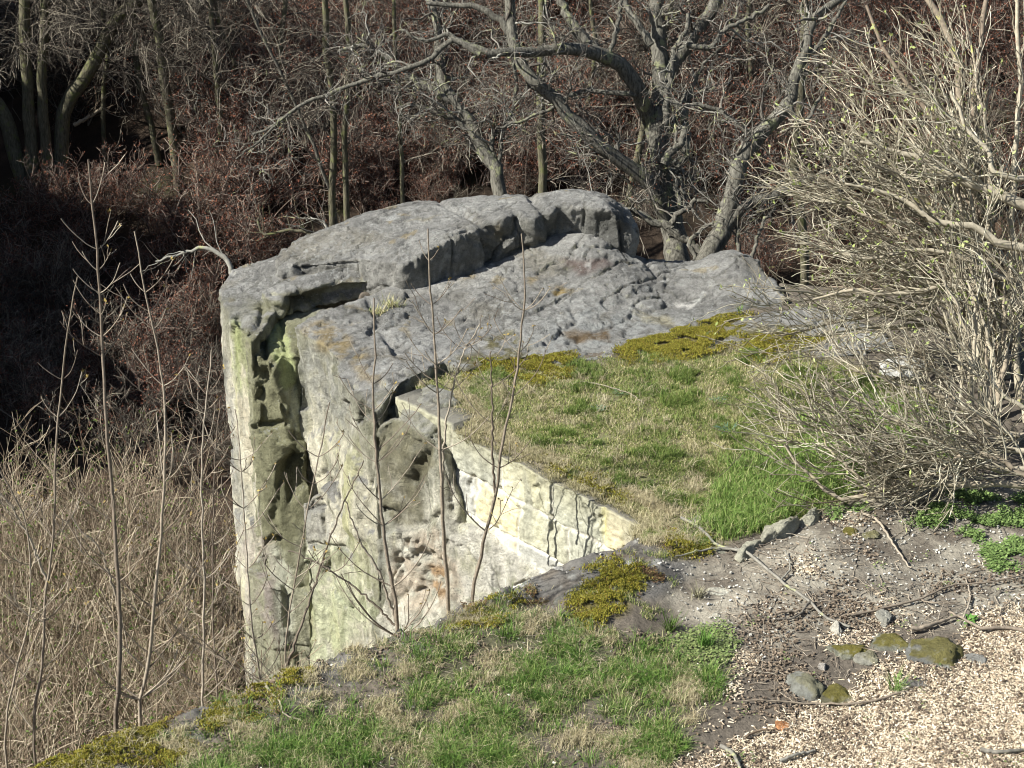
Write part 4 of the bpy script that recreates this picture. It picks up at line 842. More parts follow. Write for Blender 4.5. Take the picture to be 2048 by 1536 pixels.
scatter(GRY, pts_px(34, (-60, -60, 470, 300), None, 1.0, 36), rs, 'dark twiggy shrub beneath the trees of the shaded wood', 'shrub', 'dark shrubs under the trees of the shaded wood')
# ---------------------------------------------------------------- sunlit canes below the near rim
CAN = [shrub_proto(240+k, 2.7, 12, 70, 170, TANT, (300, (.018, .04), GRL, 'leaves', .02), spread=.46, wig=.14, rr=.012, name='cane_shrub', tw=.0055, trop=(0, 0, .04)) for k in range(5)]
usedC = [False]*5
pc = []
while len(pc) < 140:
    x, y = rs.uniform(-8.5, -1.2), rs.uniform(10.5, 25.5)
    if sdf(np.array([[x, y]]), TER)[0] > -.5 or (x > -3.3 and y > 16.5): continue
    z = float(H(x, y)); q = pix(np.array([x, y, z+2.0]))
    lim = 960 if q[0] < 420 else 1120
    if q[0] < -120 or q[0] > 620 or q[1] < lim: continue
    pc.append((np.array([x, y, z]), 1.0))
scatter(CAN, pc, rs, 'tan leafless cane clump in the sunlit brush below the mossy rim', 'shrub', 'tan canes in the brush below the mossy rim', .8, 1.2, used=usedC)

# ---------------------------------------------------------------- young saplings rising from behind the rim
def sapling(label, pts, y, w0, w1, seed, nb=9, L=(.3, .9), ntw=40, bare=.25, forks=()):
    r = np.random.default_rng(seed); P = [PY(px, py, y) for px, py in pts]; b = P[0].copy(); b[2] -= 1.6; P = [b]+P
    for k in range(1, len(P)): P[k] = P[k]+np.array([0, r.normal()*.03, 0])
    o = np.array(P[0]); root = empty('sapling', o); tag(root, label, 'sapling', 'bare saplings behind the rim')
    t = y*CP+CAMZ*SP; tb = Tubes(); S, R = stem(P, wpx(w0, t)*.74, wpx(w1, t)*.85, 40, .0032, r); R = R*(1+.12*(np.arange(40) % 5 == 0)); tb.add(S, R, 7, rng=r)
    allp = [(S, R)]
    for f in forks:
        q = [PY(px, py, y+.05) for px, py in f[0]]; s2, r2 = stem(q, wpx(f[1], t), wpx(f[2], t), 40, .005, r); tb.add(s2, r2, 6, rng=r); allp.append((s2, r2))
    tb.build('stem', SAPT, root, o)
    PP = np.concatenate([a[0] for a in allp]); RR = np.concatenate([a[1] for a in allp])
    tw = Tubes(); n = nb; nn = 9
    # opposite pairs of upcurving shoots
    n = int(n*1.6); nb = n; tt = r.uniform(bare, .96, n)*39; k = tt.astype(int); idx = r.integers(0, len(PP), n); idx[:max(1, n//2)] = 0
    Pp = PP[idx, k]; Tg = PP[idx, np.minimum(k+1, 39)]-PP[idx, k]; Tg /= np.linalg.norm(Tg, axis=1)[:, None]
    for sgn in (-1, 1):
        a = r.normal(size=n)*.5+(0 if sgn > 0 else math.pi); d = np.stack([np.cos(a), np.sin(a)*.8, r.uniform(.3, .8, n)], 1); d /= np.linalg.norm(d, axis=1)[:, None]
        ln = r.uniform(L[0], L[1], n)*(1.15-.8*tt/39); c = np.empty((n, nn, 3)); c[:, 0] = Pp
        for j in range(1, nn): d = d+np.array([0, 0, .13])+r.normal(size=(n, 3))*.05; d /= np.linalg.norm(d, axis=1)[:, None]; c[:, j] = c[:, j-1]+d*(ln/(nn-1))[:, None]
        rd = np.maximum(RR[idx, k][:, None]*.45*np.linspace(1, .4, nn), .0036); tw.add(c, rd, 4, rng=r)
        s3 = grow((c, rd), ntw//2, (.06, .3), r, (.2, 1), 4, (.5, .9), .1, (0, 0, .1), .7, .6, rmax=.004); s3 = (s3[0], np.maximum(s3[1], .003)); tw.add(*s3, 3, rng=r)
        V, Q, T = leaves((np.concatenate([c[:, -4:], s3[0]]), None and 0 or np.concatenate([rd[:, -4:], s3[1]])), ntw, r, (.018, .036), (.9, 1.), .5, .003, 1.)
        mk('bud', V-o, quads=Q, mat=BUDB, parent=root, attrs={'tint': T}, smooth=False) if sgn > 0 else None
    tw.build('twigs', SAPT, root, o)
    return root
sapling('tallest bare sapling, second from the left, its top reaching the dark wood', [(232, 1470), (240, 1380), (243, 1250), (234, 1100), (225, 980), (214, 820), (205, 700), (196, 520), (185, 400), (178, 316)], 11.75, 17, 4, 301, 8, forks=[([(243, 1250), (228, 1180), (200, 1100), (160, 1060)], 6, 3)], bare=.4)
sapling('straight bare sapling right of the tallest one, leaning slightly left at the top', [(280, 1450), (298, 1330), (312, 1200), (322, 1080), (330, 930), (326, 800), (305, 660), (290, 590), (265, 470)], 11.9, 14, 3, 302, 10, bare=.35)
sapling('leftmost bare sapling, forking low over the tan brush', [(70, 1480), (85, 1340), (92, 1200), (108, 1060), (112, 900), (122, 760), (140, 640), (155, 550)], 12.4, 11, 3, 303, 8, forks=[([(92, 1160), (60, 1080), (20, 1010), (0, 990)], 6, 3)], bare=.3)
sapling('slim dark sapling against the left edge of the pale cliff', [(408, 1420), (408, 1280), (408, 1150), (404, 1000), (408, 850), (425, 700)], 13.2, 10, 3, 304, 8, bare=.3)
sapling('thin sapling crossing the left pillar of the cliff', [(520, 1380), (505, 1250), (490, 1080), (483, 950), (470, 820)], 12.9, 8, 2.5, 305, 8, bare=.3)
sapling('forked sapling in front of the centre of the pale cliff', [(572, 1345), (578, 1240), (592, 1150), (610, 1050), (640, 900), (660, 800)], 12.5, 7, 2.5, 306, 8, forks=[([(574, 1330), (620, 1200), (655, 1090), (690, 1000), (730, 920)], 6, 2.5)], bare=.2)
sapling('sapling before the pillar whose thin side shoots fan left and right', [(795, 1260), (785, 1180), (768, 1070), (755, 930), (748, 800), (750, 700), (748, 600)], 13.9, 15, 3, 307, 9, L=(.5, 1.0), forks=[([(792, 1245), (760, 1150), (720, 1080), (690, 1000)], 6, 3), ([(790, 1250), (740, 1200), (660, 1140), (580, 1100)], 5, 2.5)], bare=.35)
sapling('middle sapling before the block wall rising straight to the boulder', [(897, 1215), (890, 1100), (884, 980), (880, 880), (874, 760), (866, 650), (860, 560), (856, 460)], 14.5, 16, 3, 308, 7, forks=[([(886, 1000), (888, 880), (905, 780), (930, 700), (960, 650)], 6, 2.5)], bare=.4)
sapling('rightmost sapling, leaning right across the block wall and turf', [(945, 1200), (958, 1130), (975, 1050), (992, 980), (1005, 880), (1030, 770), (1045, 640), (1050, 560), (1042, 470)], 14.3, 14, 3, 309, 6, forks=[([(990, 985), (985, 900), (984, 800), (980, 700)], 6, 2.5)], bare=.45)
sapling('short thin sapling between the tall saplings and the cliff corner', [(430, 1330), (426, 1200), (425, 1060), (430, 920), (440, 800)], 14.6, 7, 2.5, 310, 8, bare=.2)
sapling('whippy sapling standing lowest at the far left edge', [(10, 1500), (30, 1350), (60, 1220), (50, 1050), (10, 960), (-15, 900)], 12.3, 8, 3, 311, 6, bare=.2)

# ---------------------------------------------------------------- big twiggy bush at the right
def bush(label, origin, limbs, n2, n3, n4, seed, L2=(.5, 1.6), L3=(.25, .8), L4=(.1, .35), drift=(-.05, 0, .03), buds=0):
    r = np.random.default_rng(seed); root = empty('bush', origin); tag(root, label, 'bush')
    tb = Tubes(); pars = []
    for pts, w0, w1, t in limbs:
        P, R = stem([PT(p[0], p[1], t+(p[2] if len(p) > 2 else 0)) for p in pts], wpx(w0, t)*1.2, wpx(w1, t)*1.1, 16, .012, r)
        tb.add(P, R, 7, rng=r); pars.append((P, R))
    tb.build('limbs', BUSHL, root, origin)
    PP = np.concatenate([p[0] for p in pars]); RR = np.concatenate([p[1] for p in pars]); tw = Tubes()
    b2 = grow((PP, RR), n2, L2, r, (.15, 1), 9, (.3, .9), .13, drift, .5, .35, rmax=.011); b2 = (b2[0], np.maximum(b2[1], .004)); tw.add(*b2, 4, rng=r)
    b3 = grow(b2, n3, L3, r, (.1, 1), 7, (.3, .9), .14, drift, .7, .5, rmax=.006); b3 = (b3[0], np.maximum(b3[1], .0042)); tw.add(*b3, 3, rng=r)
    b4 = grow(b3, n4, L4, r, (.1, 1), 4, (.4, .9), .12, drift, .7, .7, rmax=.004); b4 = (b4[0], np.maximum(b4[1], .0036)); tw.add(*b4, 3, rng=r)
    tw.build('twigs', BUSHT, root, origin)
    if buds:
        V, Q, T = leaves(b4, buds, r, (.025, .058), (.8, 1.), .5, .006, .8); mk('buds', V-np.asarray(origin), quads=Q, mat=BUD, parent=root, attrs={'tint': T}, smooth=False)
    return root
O1 = G(1985, 745)
fan = []
rb = np.random.default_rng(9)
for k in range(26):   # arching shoots towards the left and up
    a = rb.uniform(.15, 2.6); ex = 1990-440*math.sin(a/2.6*1.57)*rb.uniform(.65, 1.05); ey = 690-650*math.cos(a/2.6*1.57)*rb.uniform(.7, 1.1)
    sx, sy = rb.uniform(1930, 2060), rb.uniform(560, 760)
    fan.append(([(sx, sy), ((sx*1.6+ex)/2.6+20, (sy+ey)/2-40), (ex, ey, rb.uniform(-1.3, .8))], rb.uniform(7, 13), 3, 18.3+rb.uniform(-.5, .6)))
limbs = [([(2010, 760), (1975, 560), (1940, 430), (1925, 300), (1920, 200), (1912, 100), (1894, 65), (1854, -10)], 22, 12, 18.6), ([(2000, 740), (1970, 480), (1951, 280), (1949, 175), (1959, 100), (1974, -10)], 17, 9, 18.4),
  ([(2005, 600), (1934, 340), (1894, 270), (1844, 215), (1804, 150), (1764, 85), (1734, 15)], 14, 6, 18.2), ([(2110, 430), (2048, 410), (1974, 380), (1924, 360), (1874, 335), (1834, 315), (1774, 295), (1724, 285)], 24, 6, 17.6),
  ([(2110, 510), (2048, 495), (1999, 485), (1949, 455), (1874, 445), (1799, 395), (1764, 380), (1690, 370)], 18, 5, 17.4), ([(2090, 355), (1999, 350), (1974, 300), (1934, 260), (1900, 180)], 12, 5, 17.5), ([(2100, 610), (2000, 600), (1900, 570), (1800, 590), (1700, 580), (1620, 600)], 14, 4, 17.6),
  ([(2100, 530), (2010, 560), (1930, 520), (1840, 500), (1730, 520), (1640, 490)], 12, 4, 17.8), ([(1995, 780), (1985, 680), (1960, 600), (1900, 500), (1880, 420)], 16, 7, 18.5), ([(2040, 820), (2030, 650), (2020, 450), (2040, 200), (2030, 0)], 14, 7, 18.0)]
limbs += fan
for k in range(15):
    x = rb.uniform(1900, 2070); limbs.append(([(x+rb.uniform(-20, 20), rb.uniform(800, 870)), (x, 700), (x+rb.uniform(-60, 20), 560)], rb.uniform(6, 12), 4, 17.6+rb.uniform(-.8, .8)))
bush('huge leafless bush of pale arching twigs with green buds filling the right side', O1, limbs, 330, 1600, 2300, 31, buds=2000)
O2 = G(2060, 960)
lim2 = [([(2120, 960), (2048, 965), (1960, 968), (1900, 970), (1800, 965), (1745, 985), (1690, 1002), (1640, 970), (1600, 930), (1570, 890)], 15, 4, 16.0), ([(2120, 905), (2000, 900), (1900, 925), (1820, 900), (1740, 870), (1660, 830), (1600, 810)], 12, 4, 16.2),
        ([(2120, 930), (1980, 940), (1880, 880), (1800, 850), (1720, 800)], 13, 4, 16.1), ([(2120, 880), (2000, 860), (1900, 800), (1800, 770), (1700, 740)], 10, 4, 16.5), ([(1745, 985), (1700, 940), (1660, 900), (1640, 850)], 7, 3, 16.0), ([(2100, 1000), (2020, 930), (1950, 900), (1880, 940), (1800, 960)], 12, 4, 15.9),
        ([(1900, 968), (1850, 930), (1780, 920), (1700, 880), (1640, 860)], 8, 3, 16.1), ([(2120, 840), (2020, 800), (1960, 740), (1880, 720)], 10, 4, 16.6)]
bush('low sprawling dead looking bush with branches reaching left over the turf edge', O2, lim2, 150, 900, 1100, 32, L2=(.4, 1.1), L3=(.2, .6), drift=(-.06, 0, .05), buds=160)

# ---------------------------------------------------------------- fallen branches
def stick(label, pts, w0, w1, seed, forks=(), mat=None, lift=.015, name='fallen_branch'):
    r = np.random.default_rng(seed); tb = Tubes(); o = G(*pts[0][:2])
    for pp, a, b in [(pts, w0, w1)]+list(forks):
        P = [G(px, py)+np.array([0, 0, lift+.5*wpx(a, 16)+r.uniform(0, .02)]) for px, py in pp]; S, R = stem(P, wpx(a, 16), wpx(b, 16), 22, .004, r); tb.add(S, R, 7, tint=r.uniform(.3, .9))
    ob = tb.build(name, mat or SAPT, None, o); ob.location = tuple(o); tag(ob, label, 'branch'); return ob
stick('long pale fallen branch crossing the bare soil, forked at its upper end', [(1362, 1042), (1395, 1060), (1440, 1098), (1490, 1112), (1530, 1140), (1575, 1175), (1620, 1210), (1650, 1240), (1700, 1262)], 7, 5, 1, [([(1490, 1112), (1440, 1105), (1400, 1110), (1350, 1115)], 6, 3), ([(1395, 1060), (1365, 1062), (1330, 1058)], 4, 2), ([(1620, 1210), (1590, 1240), (1550, 1245)], 5, 3), ([(1560, 1165), (1580, 1140), (1570, 1110)], 4, 2)], OAKT)
stick('dark straight stick lying on the bare soil below the low bush', [(1722, 1032), (1752, 1045), (1775, 1080), (1795, 1110), (1822, 1142)], 6, 3, 2, [([(1780, 1085), (1810, 1065), (1830, 1045)], 3, 1.5)])
stick('curved dark branch over the wood chips right of the rounded boulder', [(2070, 1270), (2010, 1262), (1960, 1265), (1925, 1245), (1900, 1230)], 8, 4, 3, [([(1925, 1245), (1940, 1200), (1930, 1160)], 4, 2), ([(2010, 1262), (2000, 1230), (2030, 1200)], 4, 2)])
stick('thin grey stick below the mossy stones, running right to left', [(1800, 1395), (1740, 1410), (1700, 1416), (1620, 1412), (1540, 1408), (1460, 1410)], 5, 2, 4)
stick('short dark stick above the rounded boulder', [(1820, 1268), (1850, 1262), (1880, 1250), (1918, 1238)], 9, 5, 5)
stick('stick with bark peeled lying at the lower right corner', [(1960, 1508), (2000, 1512), (2060, 1505)], 8, 5, 6, mat=OAKT)
stick('grey stick at the bottom edge left of the wood chips', [(1440, 1500), (1465, 1515), (1480, 1545)], 8, 5, 7, mat=OAKT)
stick('pale stick at the bottom edge pointing up right', [(1560, 1530), (1590, 1520), (1630, 1508)], 7, 4, 8, mat=OAKT)
stick('twiggy brown stick in the soil left of the mossy stones', [(1550, 1235), (1590, 1228), (1640, 1218)], 6, 3, 9)
stick('thin pale twig lying on the near grass by the rim', [(530, 1375), (560, 1410), (568, 1435), (615, 1450)], 5, 2, 10, mat=BUSHT)
stick('thin stick standing slanted at the bottom right of the turf', [(1490, 1480), (1520, 1470), (1560, 1465)], 5, 2, 12, mat=TANT)
stick('curled dry twig on the turf terrace beside the slab', [(1160, 770), (1180, 772), (1250, 790), (1290, 812)], 3, 1.5, 13, mat=BUSHT)
stick('long brown branch along the top of the wood chips', [(1700, 1240), (1760, 1225), (1840, 1205), (1900, 1180), (1980, 1172), (2050, 1155)], 5, 2.5, 14, [([(1840, 1205), (1880, 1215), (1920, 1210)], 3, 1.5)])
# broken white limb and pale bent branch behind the boulder's left end
def snag(label, pts, t, w0, w1, seed, mat):
    r = np.random.default_rng(seed); P = [PT(a, b, t) for a, b in pts]; S, R = stem(P, wpx(w0, t), wpx(w1, t), 16, .01, r); tb = Tubes(); tb.add(S, R, 8, tint=.9)
    b = grow((S, R), 14, (.3, 1.), r, (.2, 1), 6, (.5, 1.1), .3, (0, 0, .1), .4, .4, rmax=.012); tb.add(*b, 4, rng=r)
    ob = tb.build('dead_branch', mat, None, P[0]); ob.location = tuple(P[0]); tag(ob, label, 'branch')
snag('bleached broken branch tip curling above the left end of the boulder', [(700, 520), (652, 455), (640, 442), (625, 436), (612, 440)], 25, 12, 3, 1, OAKT)
snag('pale bent branch reaching toward the left corner of the outcrop', [(470, 560), (455, 520), (430, 503), (410, 497), (370, 505), (310, 525)], 24.5, 12, 4, 2, OAKT)
snag('mossy dark branch arching above the left slope of the boulder', [(660, 500), (620, 466), (580, 462), (530, 468), (515, 440)], 25, 9, 4, 3, TRB)
snag('fallen pale log on the shaded forest floor at the left', [(148, 250), (175, 235), (210, 212)], 46, 9, 5, 4, TANT)

# ================================================================ GROUND COVER
def gscatter(n, box, mask, rng):
    """random points of the near terrace weighted by mask(pixels)"""
    out = []; k = 0; cs = .12; nx = int((box[1]-box[0])/cs); ny = int((box[3]-box[2])/cs)
    cx, cy = np.meshgrid(box[0]+(np.arange(nx*3)+.5)*cs/3, box[2]+(np.arange(ny*3)+.5)*cs/3)
    def ev(x, y):
        q = pix(xy3(x, y, 0)); q = q+np.stack([fbm(xy3(x, y), 3, 4.)*22, fbm(xy3(x, y), 3, 4., off=9)*22], -1)
        return mask(q, x, y)*(sdf(np.stack([x, y], -1), TER) > -.10)
    m = ev(cx, cy).reshape(ny, 3, nx, 3).max((1, 3)); ok = np.argwhere(m > .01); w = m[ok[:, 0], ok[:, 1]]; w = w/w.sum(); mm = m.max()
    while k < n:
        c = ok[rng.choice(len(ok), n, p=w)]; x = box[0]+(c[:, 1]+rng.random(n))*cs; y = box[2]+(c[:, 0]+rng.random(n))*cs
        s = rng.random(n) < ev(x, y)/m[c[:, 0], c[:, 1]]
        out.append(np.stack([x[s], y[s]], 1)); k += s.sum()
        if len(out) > 60: break
    P = np.concatenate(out)[:n]; return np.c_[P, H(P[:, 0], P[:, 1])]
BOX = (-4.4, 5.4, 9.4, 19.4)
def blades(name, label, P, h, w, rng, stops, lean=.5, mat=None, tint=None, cat='grass', clump=None):
    n = len(P); a = rng.uniform(0, 2*math.pi, n); hh = rng.uniform(h[0], h[1], n); ww = rng.uniform(w[0], w[1], n)
    if clump is not None: hh = hh*clump
    ln = rng.uniform(.1, 1., n)*lean; la = rng.uniform(0, 2*math.pi, n); D = np.stack([np.cos(la)*ln, np.sin(la)*ln, np.zeros(n)], 1)
    s = np.stack([np.cos(a), np.sin(a), np.zeros(n)], 1)*ww[:, None]*.5; up = np.array([0, 0, 1.])
    m = P+(D*.35+up*.6)*hh[:, None]; t = P+(D*1.0+up*(1-.4*ln[:, None]))*hh[:, None]
    V = np.stack([P-s, P+s, m+s*.8, m-s*.8, t], 1).reshape(-1, 3); b = np.arange(n)[:, None]*5
    Q = b+np.array([[0, 1, 2, 3]]); T = b+np.array([[3, 2, 4]])
    tt = rng.random(n) if tint is None else tint
    o = mk(name, V, quads=Q, tris=T, mat=mat or leaf_mat(name+'_blade', stops, .6), attrs={'tint': np.repeat(tt, 5)}, smooth=False)
    return tag(o, label, cat, kind='stuff')
GST = [(0, (.07, .125, .022)), (.35, (.14, .20, .045)), (.62, (.26, .28, .09)), (.78, (.40, .36, .19)), (1, (.54, .47, .30))]
MG = leaf_mat('grass_blade', GST, .6)
rg = np.random.default_rng(55)
tex = lambda x, y, s, o=0: fbm(xy3(x, y), 4, s, off=o)
P = gscatter(150000, BOX, lambda q, x, y: polym(q, R_PLAT, 16)*sstep(-.45, .1, tex(x, y, 3.))*.9+.1*polym(q, R_PLAT, 16), rg)
g = tex(P[:, 0], P[:, 1], 1.6, 30); fine = tex(P[:, 0], P[:, 1], 6., 4)
tn = np.clip(.62-.5*g-.25*fine+rg.normal(size=len(P))*.22, 0, 1)
blades('turf', 'short olive and straw turf covering the terrace above the block wall', P, (.012, .038), (.003, .007), rg, None, 1.2, MG, tn)
P = gscatter(46000, BOX, lambda q, x, y: np.clip(polym(q, R_PLAT, 16)*sstep(.12, .35, tex(x, y, 2.2, 60)), 0, 1), rg)
blades('grass_tufts', 'longer green tufts scattered over the turf terrace', P, (.03, .09), (.003, .006), rg, None, .9, MG, np.clip(rg.normal(size=len(P))*.22+.3, 0, 1))
P = gscatter(30000, BOX, lambda q, x, y: region(q, R_LUSH, 18)*sstep(-.6, .0, tex(x, y, 2.5, 61)), rg)
blades('lush_grass', 'lush bright green grass between the turf terrace and the low bush', P, (.05, .15), (.004, .008), rg, [(0, (.09, .16, .035)), (.6, (.18, .28, .06)), (.85, (.30, .34, .12)), (1, (.45, .42, .22))], .9)
P = gscatter(17000, BOX, lambda q, x, y: np.clip(region(q, R_FORE, 26)*sstep(-.05, .3, tex(x, y, 2.6, 62)), 0, 1), rg)
blades('lawn_tufts', 'tufty green grass covering the nearest part of the terrace', P, (.03, .085), (.003, .007), rg, [(0, (.045, .10, .018)), (.45, (.11, .20, .035)), (.65, (.22, .25, .08)), (1, (.46, .41, .25))], 1.1)
R_DRY = [[(860, 800), (960, 750), (1010, 770), (990, 850), (1050, 900), (1130, 930), (1060, 930), (960, 850)], [(1180, 960), (1300, 1000), (1400, 960), (1340, 1050), (1260, 1020)], [(1280, 1060), (1420, 1050), (1400, 1100), (1300, 1100)]]
R_NEAR = [(0, 1600), (560, 1350), (880, 1225), (1060, 1190), (1150, 1280), (1340, 1280), (1420, 1400), (1300, 1600)]
P = gscatter(46000, BOX, lambda q, x, y: np.clip(region(q, R_DRY, 14)*sstep(-.2, .3, tex(x, y, 3., 63))+.55*polym(q, R_NEAR, 20)*sstep(.0, .35, tex(x, y, 3., 64)), 0, 1), rg)
blades('dry_grass', 'bleached straw coloured grass matted along the terrace edges', P, (.03, .09), (.002, .005), rg, [(0, (.28, .24, .13)), (.5, (.42, .36, .22)), (.9, (.52, .46, .31)), (1, (.18, .21, .06))], 1.5)
P = gscatter(9000, BOX, lambda q, x, y: polym(q, R_NEAR, 20)*.5+.5*polym(q, [(820, 1270), (930, 1220), (1100, 1190), (1080, 1230), (900, 1290)], 14), rg)
P = np.r_[P, gscatter(2500, BOX, lambda q, x, y: polym(q, [(1110, 1230), (1180, 1150), (1330, 1110), (1350, 1180), (1270, 1290), (1150, 1280)], 14)*sstep(.0, .3, tex(x, y, 5., 97)), rg)]
blades('sparse_grass', 'sparse thin grass on the trodden soil of the near terrace', P, (.02, .06), (.002, .005), rg, None, 1.2, MG)
def tufts(name, label, n, k, sp, h, w, mask, stops, mat=None, tmean=.35, zmin=-9):
    C0 = gscatter(n, BOX, mask, rg); sz = rg.uniform(.5, 1.25, n)**1.3; P = np.repeat(C0, k, 0); s1 = np.repeat(sz, k)
    off = rg.normal(size=(len(P), 2))*sp*s1[:, None]; P[:, :2] += off; P[:, 2] = np.maximum(H(P[:, 0], P[:, 1]), zmin)
    P = P[P[:, 2] > -.3]; m = len(P); s1 = s1[:m]; off = off[:m]
    a = rg.uniform(0, 6.28, m); hh = rg.uniform(h[0], h[1], m)*s1; d = np.c_[off/(sp*1.3)*.5+rg.normal(size=(m, 2))*.22, np.ones(m)]; d /= np.linalg.norm(d, axis=1)[:, None]
    s = np.stack([np.cos(a), np.sin(a), 0*a], 1)*rg.uniform(w[0], w[1], m)[:, None]*.5; mid = P+d*hh[:, None]*.6; t = P+(d+np.c_[d[:, :2]*.9, -.25*np.ones(m)])*hh[:, None]
    V = np.stack([P-s, P+s, mid+s*.8, mid-s*.8, t], 1).reshape(-1, 3); b = np.arange(m)[:, None]*5
    tt = np.clip(np.repeat(rg.normal(size=n)*.15+tmean, k)[:m]+rg.normal(size=m)*.18, 0, 1)
    o = mk(name, V, quads=b+np.array([[0, 1, 2, 3]]), tris=b+np.array([[3, 2, 4]]), mat=mat or leaf_mat(name+'_blade', stops, .6), attrs={'tint': np.repeat(tt, 5)}, smooth=False); tag(o, label, 'grass', kind='stuff')
GL = [(0, (.045, .10, .018)), (.5, (.11, .20, .035)), (.72, (.24, .28, .09)), (1, (.50, .45, .28))]
tufts('grass_clumps', 'clumps of long green blades in the grass nearest the camera', 500, 44, .035, (.06, .14), (.003, .006), lambda q, x, y: np.clip(region(q, R_FORE, 30)*sstep(-.02, .3, tex(x, y, 3.4, 62))+.03*polym(q, R_NEAR, 20), 0, 1), GL, None, .42)
tufts('turf_clumps', 'small clumps of longer blades in the turf terrace', 620, 40, .03, (.035, .09), (.003, .006), lambda q, x, y: np.clip(polym(q, R_PLAT, 16)*sstep(-.05, .35, tex(x, y, 1.7, 60)), 0, 1), None, MG, .3)
tufts('lush_clumps', 'tall bright clumps at the border of the low bush', 210, 50, .035, (.08, .19), (.004, .007), lambda q, x, y: region(q, R_LUSH, 14), [(0, (.09, .16, .035)), (.6, (.19, .29, .06)), (1, (.45, .42, .22))])
tufts('straw_clumps', 'dry straw clumps along the turf edge by the slab', 330, 44, .04, (.05, .13), (.002, .005), lambda q, x, y: np.clip(region(q, R_DRY, 14)+.12*polym(q, R_NEAR, 20)+.12*polym(q, R_PLAT, 16), 0, 1), [(0, (.30, .26, .15)), (.6, (.47, .41, .27)), (1, (.58, .52, .38))])
tufts('edge_grass', 'straw and green fringe hanging over the top of the block wall', 260, 34, .03, (.04, .10), (.002, .005), lambda q, x, y: sstep(.22, .04, dist_line(np.stack([x, y], -1), [tuple(WA+WD*1.0), tuple(WB)]))*(.3+.7*sstep(-.1, .3, tex(x, y, 3., 95))), [(0, (.09, .13, .03)), (.4, (.30, .27, .14)), (1, (.52, .46, .30))], None, .6, -.05)
# herbs: little round leaves
def herb(name, label, P, size, rng, stops, kind='stuff', cat='ground cover', z=(.005, .04)):
    n = len(P); p = P+np.c_[np.zeros((n, 2)), rng.uniform(z[0], z[1], n)]; a = rng.uniform(0, 6.28, n); s = rng.uniform(size[0], size[1], n)[:, None]
    d = np.stack([np.cos(a), np.sin(a), rng.uniform(-.3, .6, n)], 1); e = np.stack([-np.sin(a), np.cos(a), rng.uniform(-.3, .3, n)], 1)
    V = np.stack([p, p+d*s*.5+e*s*.4, p+d*s, p+d*s*.5-e*s*.4], 1).reshape(-1, 3)
    o = mk(name, V, quads=np.arange(n*4).reshape(-1, 4), mat=leaf_mat(name+'_leaf', stops), attrs={'tint': np.repeat(rng.random(n), 4)}, smooth=False); return tag(o, label, cat, kind=kind)
P = gscatter(13000, BOX, lambda q, x, y: region(q, R_HERB, 16)*sstep(-.1, .3, tex(x, y, 3., 66)), rg)
herb('ground_herbs', 'mat of small bright green herbs on the soil under the low bush', P, (.012, .03), rg, [(0, (.08, .14, .035)), (1, (.20, .28, .09))])
P = gscatter(2600, BOX, lambda q, x, y: .8*polym(q, [(1350, 1280), (1450, 1250), (1480, 1290), (1430, 1340), (1360, 1330)], 14)+.06*polym(q, R_SPAR, 20)*sstep(.2, .4, tex(x, y, 4., 67)), rg)
herb('weed_seedlings', 'tiny light green weeds dotting the soil and chips', P, (.01, .028), rg, [(0, (.11, .16, .05)), (1, (.24, .28, .11))])
# moss: dense tiny upright tips
P = gscatter(115000, BOX, lambda q, x, y: region(q, R_MOSS, 20)*sstep(-.25, .05, tex(x, y, 5., 68)), rg)
pm = P.copy(); pm[:, 2] += .018+.02*sstep(-.3, .4, tex(P[:, 0], P[:, 1], 5., 69))
blades('moss', 'thick olive yellow moss cushions on the slab edge and the near rim', pm, (.010, .024), (.005, .010), rg, [(0, (.10, .095, .014)), (.5, (.22, .205, .028)), (.88, (.34, .31, .05)), (1, (.22, .11, .03))], 1.0, cat='moss')
P = gscatter(7000, BOX, lambda q, x, y: polym(q, R_LIPR, 16)*sstep(.2, .35, tex(x, y, 3.5, 70)), rg)
herb('stonecrop', 'low red brown stonecrop on the dark rock rim', P, (.008, .018), rg, [(0, (.12, .06, .04)), (.6, (.17, .11, .05)), (1, (.16, .16, .05))], z=(.0, .02))

# wood chips, bark crumbs and broken twigs
def chips(name, label, P, L, W, T, rng, stops, cat, tilt=.5):
    n = len(P); l, w, t = [rng.uniform(a, b, n) for a, b in (L, W, T)]; a = rng.uniform(0, 6.28, n)
    X = np.stack([np.cos(a), np.sin(a), rng.normal(size=n)*tilt*.5], 1); X /= np.linalg.norm(X, axis=1)[:, None]
    Z = np.stack([rng.normal(size=n)*tilt, rng.normal(size=n)*tilt, np.ones(n)], 1); Y = np.cross(Z, X); Y /= np.linalg.norm(Y, axis=1)[:, None]; Z = np.cross(X, Y)
    c = P+np.array([0, 0, 1.])*(t*.5+rng.uniform(0, .012, n))[:, None]; vs = []
    for sx, sy, sz in ((-1, -1, -1), (1, -1, -1), (1, 1, -1), (-1, 1, -1), (-1, -1, 1), (1, -1, 1), (1, 1, 1), (-1, 1, 1)):
        k = rng.uniform(.55, 1, n); vs.append(c+X*(l*.5*sx*k)[:, None]+Y*(w*.5*sy*rng.uniform(.5, 1, n))[:, None]+Z*(t*.5*sz)[:, None])
    V = np.stack(vs, 1).reshape(-1, 3); b = np.arange(n)[:, None, None]*8
    Q = (b+np.array([[0, 3, 2, 1], [4, 5, 6, 7], [0, 1, 5, 4], [1, 2, 6, 5], [2, 3, 7, 6], [3, 0, 4, 7]])[None]).reshape(-1, 4)
    o = mk(name, V, quads=Q, mat=leaf_mat(name+'_wood', stops, .8), attrs={'tint': np.repeat(rng.random(n), 8)}, smooth=False); return tag(o, label, cat, kind='stuff')
